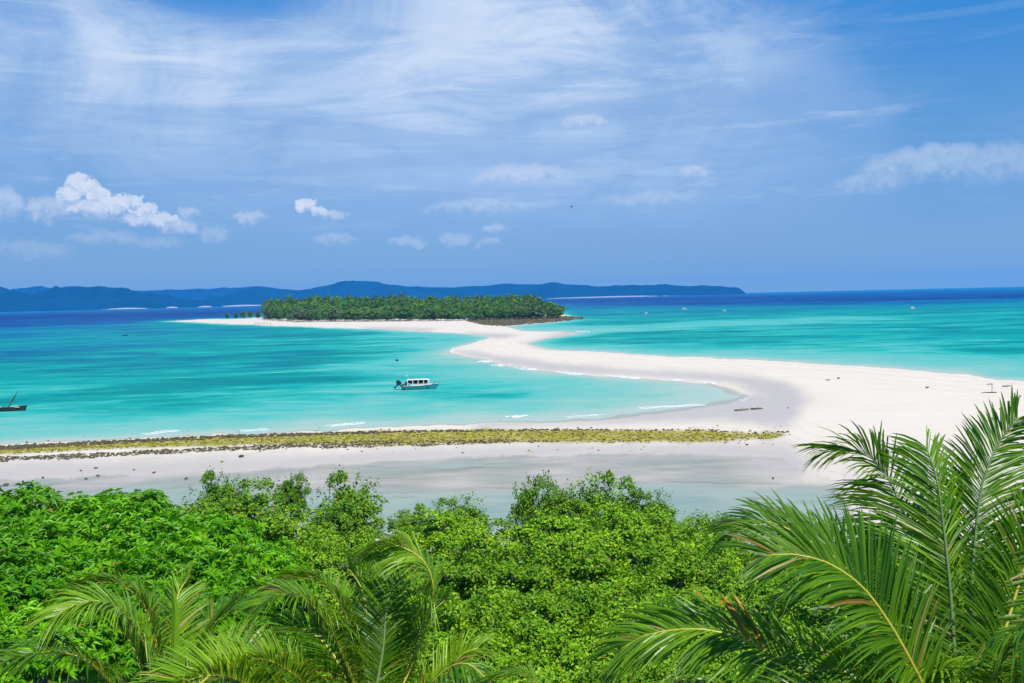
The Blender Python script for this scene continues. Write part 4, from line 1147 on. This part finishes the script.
# ------------------------------------------------------------------ coconut palms in front
m_fr = leaf_mat('palm_leaflets', (0.035, 0.13, 0.005), (0.24, 0.44, 0.010), 0.44, (0.42, 0.60, 0.01), 0.36, 0.35)
m_fry = leaf_mat('palm_leaflets_yellowing', (0.09, 0.24, 0.005), (0.33, 0.52, 0.012), 0.38, (0.42, 0.5, 0.01), 0.38, 0.4)
m_rib = plain('palm_rib', (0.42, 0.36, 0.04), 0.45, 0.4, 0.2, 6)
m_ribp = plain('palm_rib_pale', (0.13, 0.20, 0.06), 0.45, 0.4, 0.2, 6)
m_ptrunk = plain('palm_trunk', (0.22, 0.19, 0.15), 0.9, 0.1, 0.3, 5)
m_dry = leaf_mat('palm_leaflets_dry', (0.28, 0.20, 0.07), (0.42, 0.34, 0.14), 0.25, (0.4, 0.3, 0.1))
m_orange = leaf_mat('palm_leaflets_orange', (0.45, 0.20, 0.01), (0.55, 0.30, 0.02), 0.3, (0.5, 0.25, 0.01))


def crv(pts, n):
    pts = [Vector(p) for p in pts]; P = [pts[0] * 2 - pts[1]] + pts + [pts[-1] * 2 - pts[-2]]; out = []
    L = [0]
    for i in range(1, len(pts)): L.append(L[-1] + (pts[i] - pts[i - 1]).length)
    for k in range(n):
        s = L[-1] * k / (n - 1); i = max(j for j in range(len(pts) - 1) if L[j] <= s + 1e-9); t = (s - L[i]) / (L[i + 1] - L[i])
        a, b, c, d = P[i:i + 4]
        out.append(0.5 * ((2 * b) + (c - a) * t + (2 * a - 5 * b + 4 * c - d) * t * t + (3 * b - a - 3 * c + d) * t ** 3))
    return out, L[-1]


def frond(root, pts, Lf=0.8, mat=None, rib=None, upv=(0, 0, 1), droop=0.35, lift=0.15, start=0.16, seed=0, sides=(1, 1), dens=34, tipmat=None, wid=0.036, label=None):
    g = random.Random(seed); inv = root.matrix_world.inverted()
    C, LEN = crv([inv @ Vector(p) for p in pts], 60); npair = int(LEN * dens)
    V, F, MI = [], [], []
    upv = Vector(upv).normalized()
    for i in range(npair):
        t = start + (1 - start) * (i + .5) / npair
        k = min(58, int(t * 59)); f = t * 59 - k; P0 = C[k].lerp(C[k + 1], f); Tn = (C[k + 1] - C[k]).normalized()
        S = Tn.cross(upv)
        S = S.normalized() if S.length > .05 else Tn.orthogonal().normalized()
        N = S.cross(Tn)
        tt = (t - start) / (1 - start)
        prof = (0.55 + 0.45 * min(1, tt / .3)) * (1 - 0.55 * max(0, (tt - .5) / .5) ** 1.6)
        ang = R(28 + 34 * tt)
        for s in (-1, 1):
            if not sides[0 if s < 0 else 1] or g.random() < .05: continue
            L = Lf * 1.38 * prof * g.uniform(.86, 1.1); a = ang + R(g.uniform(-7, 7))
            D = (S * s * math.cos(a) + Tn * math.sin(a) + N * (lift + g.uniform(-.12, .12))).normalized()
            Wv = (Tn - D * Tn.dot(D)).normalized(); Nn = Wv.cross(D).normalized()
            tw = g.uniform(-.5, .5); Wv = (Wv * math.cos(tw) + Nn * math.sin(tw)).normalized(); Nn = Wv.cross(D).normalized()
            w = wid * g.uniform(.8, 1.15) * (.7 + .3 * prof); dr = droop * g.uniform(.6, 1.6) + .12; b0 = len(V); kink = g.uniform(.5, .8) if g.random() < .12 else 2
            prs = ((0, .35), (.3, 1.0), (.62, .85), (.85, .5), (1, 0.06))
            for tau, wp in prs:
                q = P0 + D * L * tau + Vector((0, 0, -1)) * dr * L * tau * tau
                if tau > kink: q += Vector((0, 0, -1)) * (tau - kink) * L * .8
                V += [q + Wv * w * wp * .5 + Nn * w * wp * .16, q, q - Wv * w * wp * .5 + Nn * w * wp * .16]
            mi = 1 if (tipmat and .5 < tt < .6 and s == tipmat[1] and g.random() < tipmat[2]) else 2 if g.random() < .012 else 0
            for j in range(len(prs) - 1):
                o1 = b0 + j * 3
                F += [(o1, o1 + 1, o1 + 4, o1 + 3), (o1 + 1, o1 + 2, o1 + 5, o1 + 4)]; MI += [mi, mi]
    o = link('frond', mesh_np('frond', [v[:] for v in V], [np.array(F)], [mat or m_fr, tipmat[0] if tipmat else m_dry, m_dry], MI), root)
    if label: o['label'] = label
    b = MB(); b.tube(C[::3] + [C[-1]], [.036 * (1 - .8 * (k / 20)) if k > 2 else .036 + .02 * (3 - k) for k in range(len(C[::3]) + 1)], 6); b.build('midrib', rib or m_rib, o, smooth=True)
    return o


def palm(name, cpx, cpy, dist, label, seed):
    c = pd(cpx, cpy, dist); gz = ground_z(c.x, c.y); o = empty(name, (c.x, c.y, gz)); tag(o, label, 'palm tree', 'coconut palms in the foreground')
    bpy.context.view_layer.update()
    h = c.z - gz; g = random.Random(seed); b = MB(); n = 40
    b.tube([(.35 * math.sin(k / n * 1.6) - .35 * math.sin(1.6) + 0, .12 * math.sin(k / n * 3.1), -.3 + (h + .2) * k / n) for k in range(n + 1)], [(.2 - .07 * k / n) * (1.07 if k % 2 else .97) + (.12 if k < 2 else 0) for k in range(n + 1)], 10)
    b.build('trunk', m_ptrunk, o, smooth=True)
    return o, c


def Q(pts): return [pd(*p_) for p_ in pts]


bp_, c = palm('coconut_palm', 962, 765, 12.0, 'tall coconut palm filling the lower right corner', 1)
frond(bp_, [c] + Q([(957, 690, 12.3), (951, 600, 12.6), (945, 540, 12.8), (938, 485, 13.0), (932, 463, 13.1), (926, 447, 13.2)]), .95, rib=m_ribp, upv=(-.05, .8, .55), droop=.12, lift=.30, seed=1, start=.2)
frond(bp_, [c] + Q([(968, 690, 12.4), (972, 580, 12.9), (980, 495, 13.3), (990, 462, 13.5), (1002, 438, 13.7), (1018, 418, 13.8)]), .95, rib=m_ribp, upv=(.45, .7, .45), droop=.12, lift=.30, seed=2, start=.2)
frond(bp_, [c] + Q([(950, 690, 12.6), (925, 580, 13.3), (898, 499, 13.7), (882, 470, 13.9), (862, 452, 14.0), (828, 450, 14.1)]), .95, rib=m_ribp, upv=(-.1, .6, .7), droop=.30, lift=.28, seed=3, start=.2)
frond(bp_, [c] + Q([(925, 690, 11.6), (905, 651, 11.4), (887, 620, 11.3), (865, 590, 11.2), (842, 571, 11.1), (820, 560, 11.0), (790, 554, 10.9), (764, 556, 10.8)]), .98, upv=(.15, -.65, .75), droop=.10, lift=.22, seed=4, wid=.046)
frond(bp_, [c] + Q([(915, 680, 12.4), (873, 605, 12.9), (838, 560, 13.2), (808, 540, 13.4), (786, 528, 13.5), (760, 521, 13.6), (730, 531, 13.7)]), .92, upv=(.1, -.45, .9), droop=.22, lift=.25, seed=5, wid=.044)
frond(bp_, [c] + Q([(895, 728, 11.6), (840, 695, 11.4), (794, 668, 11.3), (767, 653, 11.2), (740, 639, 11.2), (708, 630, 11.1), (673, 630, 11.1), (641, 637, 11.1), (618, 652, 11.1)]), .82, upv=(.1, -.5, .85), droop=.2, lift=.25, seed=6, wid=.042, tipmat=(m_orange, 1, .3))
frond(bp_, [c] + Q([(985, 700, 12.4), (1008, 620, 12.9), (1030, 555, 13.3), (1062, 510, 13.6), (1100, 490, 13.8)]), .95, upv=(.3, -.3, .9), droop=.2, lift=.3, seed=7)
frond(bp_, [c] + Q([(1000, 715, 11.8), (1040, 660, 11.6), (1085, 635, 11.5), (1140, 640, 11.4)]), .9, upv=(-.1, -.1, 1), droop=.5, lift=.4, seed=8)
frond(bp_, [c] + Q([(985, 740, 11.0), (1000, 715, 10.2), (1015, 720, 9.4), (1030, 760, 8.8)]), .8, upv=(0, .3, 1), droop=.55, lift=.3, seed=9)
frond(bp_, [c] + Q([(930, 745, 11.2), (880, 725, 10.6), (820, 715, 10.2), (760, 730, 9.9), (720, 770, 9.7)]), .9, upv=(0, -.4, .9), droop=.25, lift=.3, seed=10)
frond(bp_, [c] + Q([(960, 690, 12.9), (940, 610, 13.8), (915, 560, 14.4), (885, 540, 14.8), (850, 560, 15.0)]), .9, upv=(0, .4, 1), droop=.5, lift=.35, seed=11)
frond(bp_, [c] + Q([(975, 690, 12.9), (985, 610, 13.7), (990, 560, 14.3), (1000, 530, 14.8), (1015, 525, 15.2)]), .9, upv=(0, .6, .8), droop=.35, lift=.3, seed=12)
frond(bp_, [c] + Q([(940, 725, 12.2), (925, 690, 12.1), (935, 672, 11.9), (965, 668, 11.7), (1000, 672, 11.5)]), .5, mat=m_fry, upv=(0, -.2, 1), droop=.3, lift=.3, seed=13)
frond(bp_, [c] + Q([(965, 690, 13.2), (962, 600, 14.2), (958, 530, 14.9), (965, 490, 15.3), (975, 470, 15.5)]), .85, upv=(0, .7, .7), droop=.3, lift=.3, seed=14)
frond(bp_, [c] + Q([(935, 710, 12.8), (900, 640, 13.6), (870, 600, 14.2), (830, 585, 14.6), (790, 600, 14.8)]), .95, upv=(0, -.3, .9), droop=.25, lift=.25, seed=15)
frond(bp_, [c] + Q([(978, 720, 11.6), (995, 670, 11.2), (1012, 640, 10.9), (1035, 630, 10.6)]), .85, upv=(-.2, -.1, 1), droop=.5, lift=.35, seed=16)
frond(bp_, [c] + Q([(920, 730, 11.7), (870, 690, 11.2), (840, 670, 10.9), (810, 672, 10.7)]), .9, upv=(.1, -.5, .8), droop=.25, lift=.25, seed=17)

pa, c = palm('coconut_palm', 165, 735, 15.0, 'coconut palm at the lower left with a pale spear leaf', 2)
frond(pa, [c] + Q([(158, 690, 15), (146, 648, 14.9), (130, 620, 14.8), (115, 607, 14.7), (95, 601, 14.6), (72, 606, 14.5), (55, 616, 14.4)]), .75, mat=m_fry, upv=(.3, 0, 1), droop=.32, lift=.25, dens=42, wid=.034, seed=21, sides=(1, 1))
frond(pa, [c] + Q([(164, 690, 15.3), (155, 640, 15.6), (146, 610, 15.8), (134, 594, 15.9), (118, 584, 16), (95, 583, 16.1), (72, 594, 16.2)]), .8, mat=m_fry, upv=(.4, .4, .8), droop=.32, lift=.3, dens=42, wid=.034, seed=22)
frond(pa, [c] + Q([(140, 715, 14.7), (112, 684, 14.4), (88, 662, 14.2), (62, 653, 14.1), (32, 654, 14), (2, 664, 13.9), (-30, 690, 13.8)]), .72, upv=(.1, 0, 1), droop=.32, lift=.3, dens=42, wid=.034, seed=23)
frond(pa, [c] + Q([(180, 690, 15.5), (195, 650, 15.9), (212, 625, 16.2), (235, 610, 16.4), (255, 615, 16.5)]), .75, upv=(-.2, .3, 1), droop=.06, lift=.35, dens=42, wid=.032, seed=24)
frond(pa, [c] + Q([(168, 690, 15.6), (172, 630, 16.2), (178, 595, 16.6), (190, 575, 16.9)]), .6, mat=m_fry, upv=(0, .7, .5), droop=.06, lift=.2, dens=42, wid=.032, seed=25)
frond(pa, [c] + Q([(150, 735, 14.4), (110, 715, 13.9), (70, 708, 13.6), (20, 720, 13.3)]), .75, upv=(.1, 0, 1), droop=.5, lift=.35, seed=26)
frond(pa, [c] + Q([(185, 720, 14.5), (210, 690, 14.0), (240, 675, 13.7), (270, 680, 13.4)]), .7, upv=(0, 0, 1), droop=.5, lift=.35, seed=27)
b = MB(); s0 = [pa.matrix_world.inverted() @ q for q in Q([(168, 700, 14.9), (175, 650, 14.9), (176, 612, 14.9), (172, 581, 14.9)])]
b.loft([[q + Vector((-w, 0, 0)), q + Vector((0, -w * .5, 0)), q + Vector((w, 0, 0)), q + Vector((0, w * .5, 0))] for q, w in zip(s0, (.05, .075, .06, .012))]); sp_ = b.build('spear_leaf', leaf_mat('spear', (.16, .36, .012), (.22, .42, .02), .3, (.3, .5, .02)), pa)

frond(pa, [c] + Q([(185, 700, 15.2), (215, 672, 15.3), (245, 655, 15.4), (268, 660, 15.4)]), .75, mat=m_fry, upv=(0, -.4, .9), droop=.1, lift=.3, dens=40, wid=.032, seed=28)
frond(pa, [c] + Q([(150, 690, 15.6), (132, 645, 16.0), (112, 620, 16.3), (90, 612, 16.5)]), .8, upv=(.2, .5, .8), droop=.2, lift=.3, dens=40, wid=.034, seed=29)

pb, c = palm('coconut_palm', 368, 745, 14.5, 'coconut palm at the bottom with an arched yellow rib', 3)
frond(pb, [c] + Q([(356, 690, 14.5), (341, 652, 14.4), (330, 628, 14.3), (318, 612, 14.2), (305, 600, 14.1), (285, 594, 14), (262, 604, 13.9)]), .8, mat=m_fry, upv=(.3, .1, 1), droop=.32, lift=.35, dens=42, wid=.034, seed=31)
frond(pb, [c] + Q([(360, 690, 14.9), (350, 630, 15.2), (338, 600, 15.4), (322, 584, 15.6), (300, 578, 15.7), (275, 590, 15.8)]), .85, mat=m_fry, upv=(.3, .3, .9), droop=.32, lift=.35, dens=42, wid=.034, seed=32)
frond(pb, [c] + Q([(392, 705, 14.6), (411, 670, 14.8), (422, 640, 14.9), (430, 611, 15), (433, 586, 15), (426, 564, 15), (409, 550, 15), (388, 544, 15), (368, 548, 15)]), .72, mat=m_fry, upv=(-.9, .1, .55), droop=.32, lift=.05, dens=42, wid=.034, seed=33)
frond(pb, [c] + Q([(376, 690, 14.7), (383, 650, 14.9), (386, 615, 15.1), (391, 590, 15.3), (400, 575, 15.5)]), .75, upv=(-.2, .8, .5), droop=.06, lift=.3, dens=42, wid=.032, seed=34, rib=m_ribp)
frond(pb, [c] + Q([(335, 715, 14.1), (310, 692, 13.8), (298, 678, 13.7), (283, 668, 13.6), (267, 660, 13.5), (246, 660, 13.4), (228, 668, 13.3)]), .7, mat=m_fry, upv=(.2, 0, 1), droop=.06, lift=.55, dens=42, wid=.032, seed=35)
frond(pb, [c] + Q([(320, 735, 13.7), (280, 705, 13.2), (250, 686, 12.9), (228, 677, 12.7), (205, 676, 12.5), (180, 684, 12.3), (160, 700, 12.2)]), .8, mat=m_fry, upv=(.1, 0, 1), droop=.06, lift=.6, dens=42, wid=.032, seed=36)
frond(pb, [c] + Q([(400, 715, 14.1), (425, 690, 13.9), (448, 668, 13.7), (468, 664, 13.5), (488, 680, 13.3)]), .65, upv=(-.2, 0, 1), droop=.7, lift=.15, seed=37)
frond(pb, [c] + Q([(366, 690, 15.3), (368, 630, 15.9), (362, 590, 16.3), (350, 570, 16.6)]), .8, upv=(.1, .7, .6), droop=.06, lift=.3, dens=42, wid=.032, seed=38)
frond(pb, [c] + Q([(385, 725, 13.9), (405, 700, 13.4), (420, 690, 12.9), (440, 700, 12.5)]), .7, upv=(0, 0, 1), droop=.6, lift=.3, seed=39)
frond(pb, [c] + Q([(350, 725, 13.9), (335, 695, 13.3), (322, 685, 12.8), (305, 695, 12.4)]), .7, upv=(0, 0, 1), droop=.6, lift=.3, seed=40)

frond(pb, [c] + Q([(395, 700, 15.2), (412, 655, 15.6), (425, 620, 15.9), (445, 600, 16.1)]), .8, upv=(-.3, .6, .7), droop=.15, lift=.3, dens=40, wid=.034, seed=41)
frond(pb, [c] + Q([(350, 690, 15.2), (330, 650, 15.6), (305, 630, 15.9), (275, 632, 16.1)]), .8, upv=(.2, -.3, .9), droop=.15, lift=.3, dens=40, wid=.034, seed=42)
frond(pb, [c] + Q([(410, 715, 14.6), (440, 682, 14.6), (462, 655, 14.6), (478, 648, 14.6)]), .7, mat=m_fry, upv=(-.2, -.3, .9), droop=.2, lift=.3, dens=40, wid=.034, seed=43)

pc, c = palm('coconut_palm', 560, 790, 12.5, 'coconut palm almost below the frame with yellow frond tips', 4)
frond(pc, [c] + Q([(555, 730, 12.6), (545, 695, 12.7), (525, 676, 12.8), (500, 676, 12.9), (475, 690, 13)]), .5, mat=m_fry, upv=(.1, .2, 1), droop=.4, lift=.3, seed=51)
frond(pc, [c] + Q([(590, 740, 12.4), (625, 705, 12.3), (660, 686, 12.2), (695, 680, 12.1), (730, 688, 12)]), .4, mat=m_fry, upv=(0, .2, 1), droop=.4, lift=.35, seed=52)
frond(pc, [c] + Q([(560, 750, 12.8), (562, 720, 13.2), (566, 705, 13.6), (572, 700, 14)]), .6, upv=(0, .6, .7), droop=.3, lift=.3, seed=53)
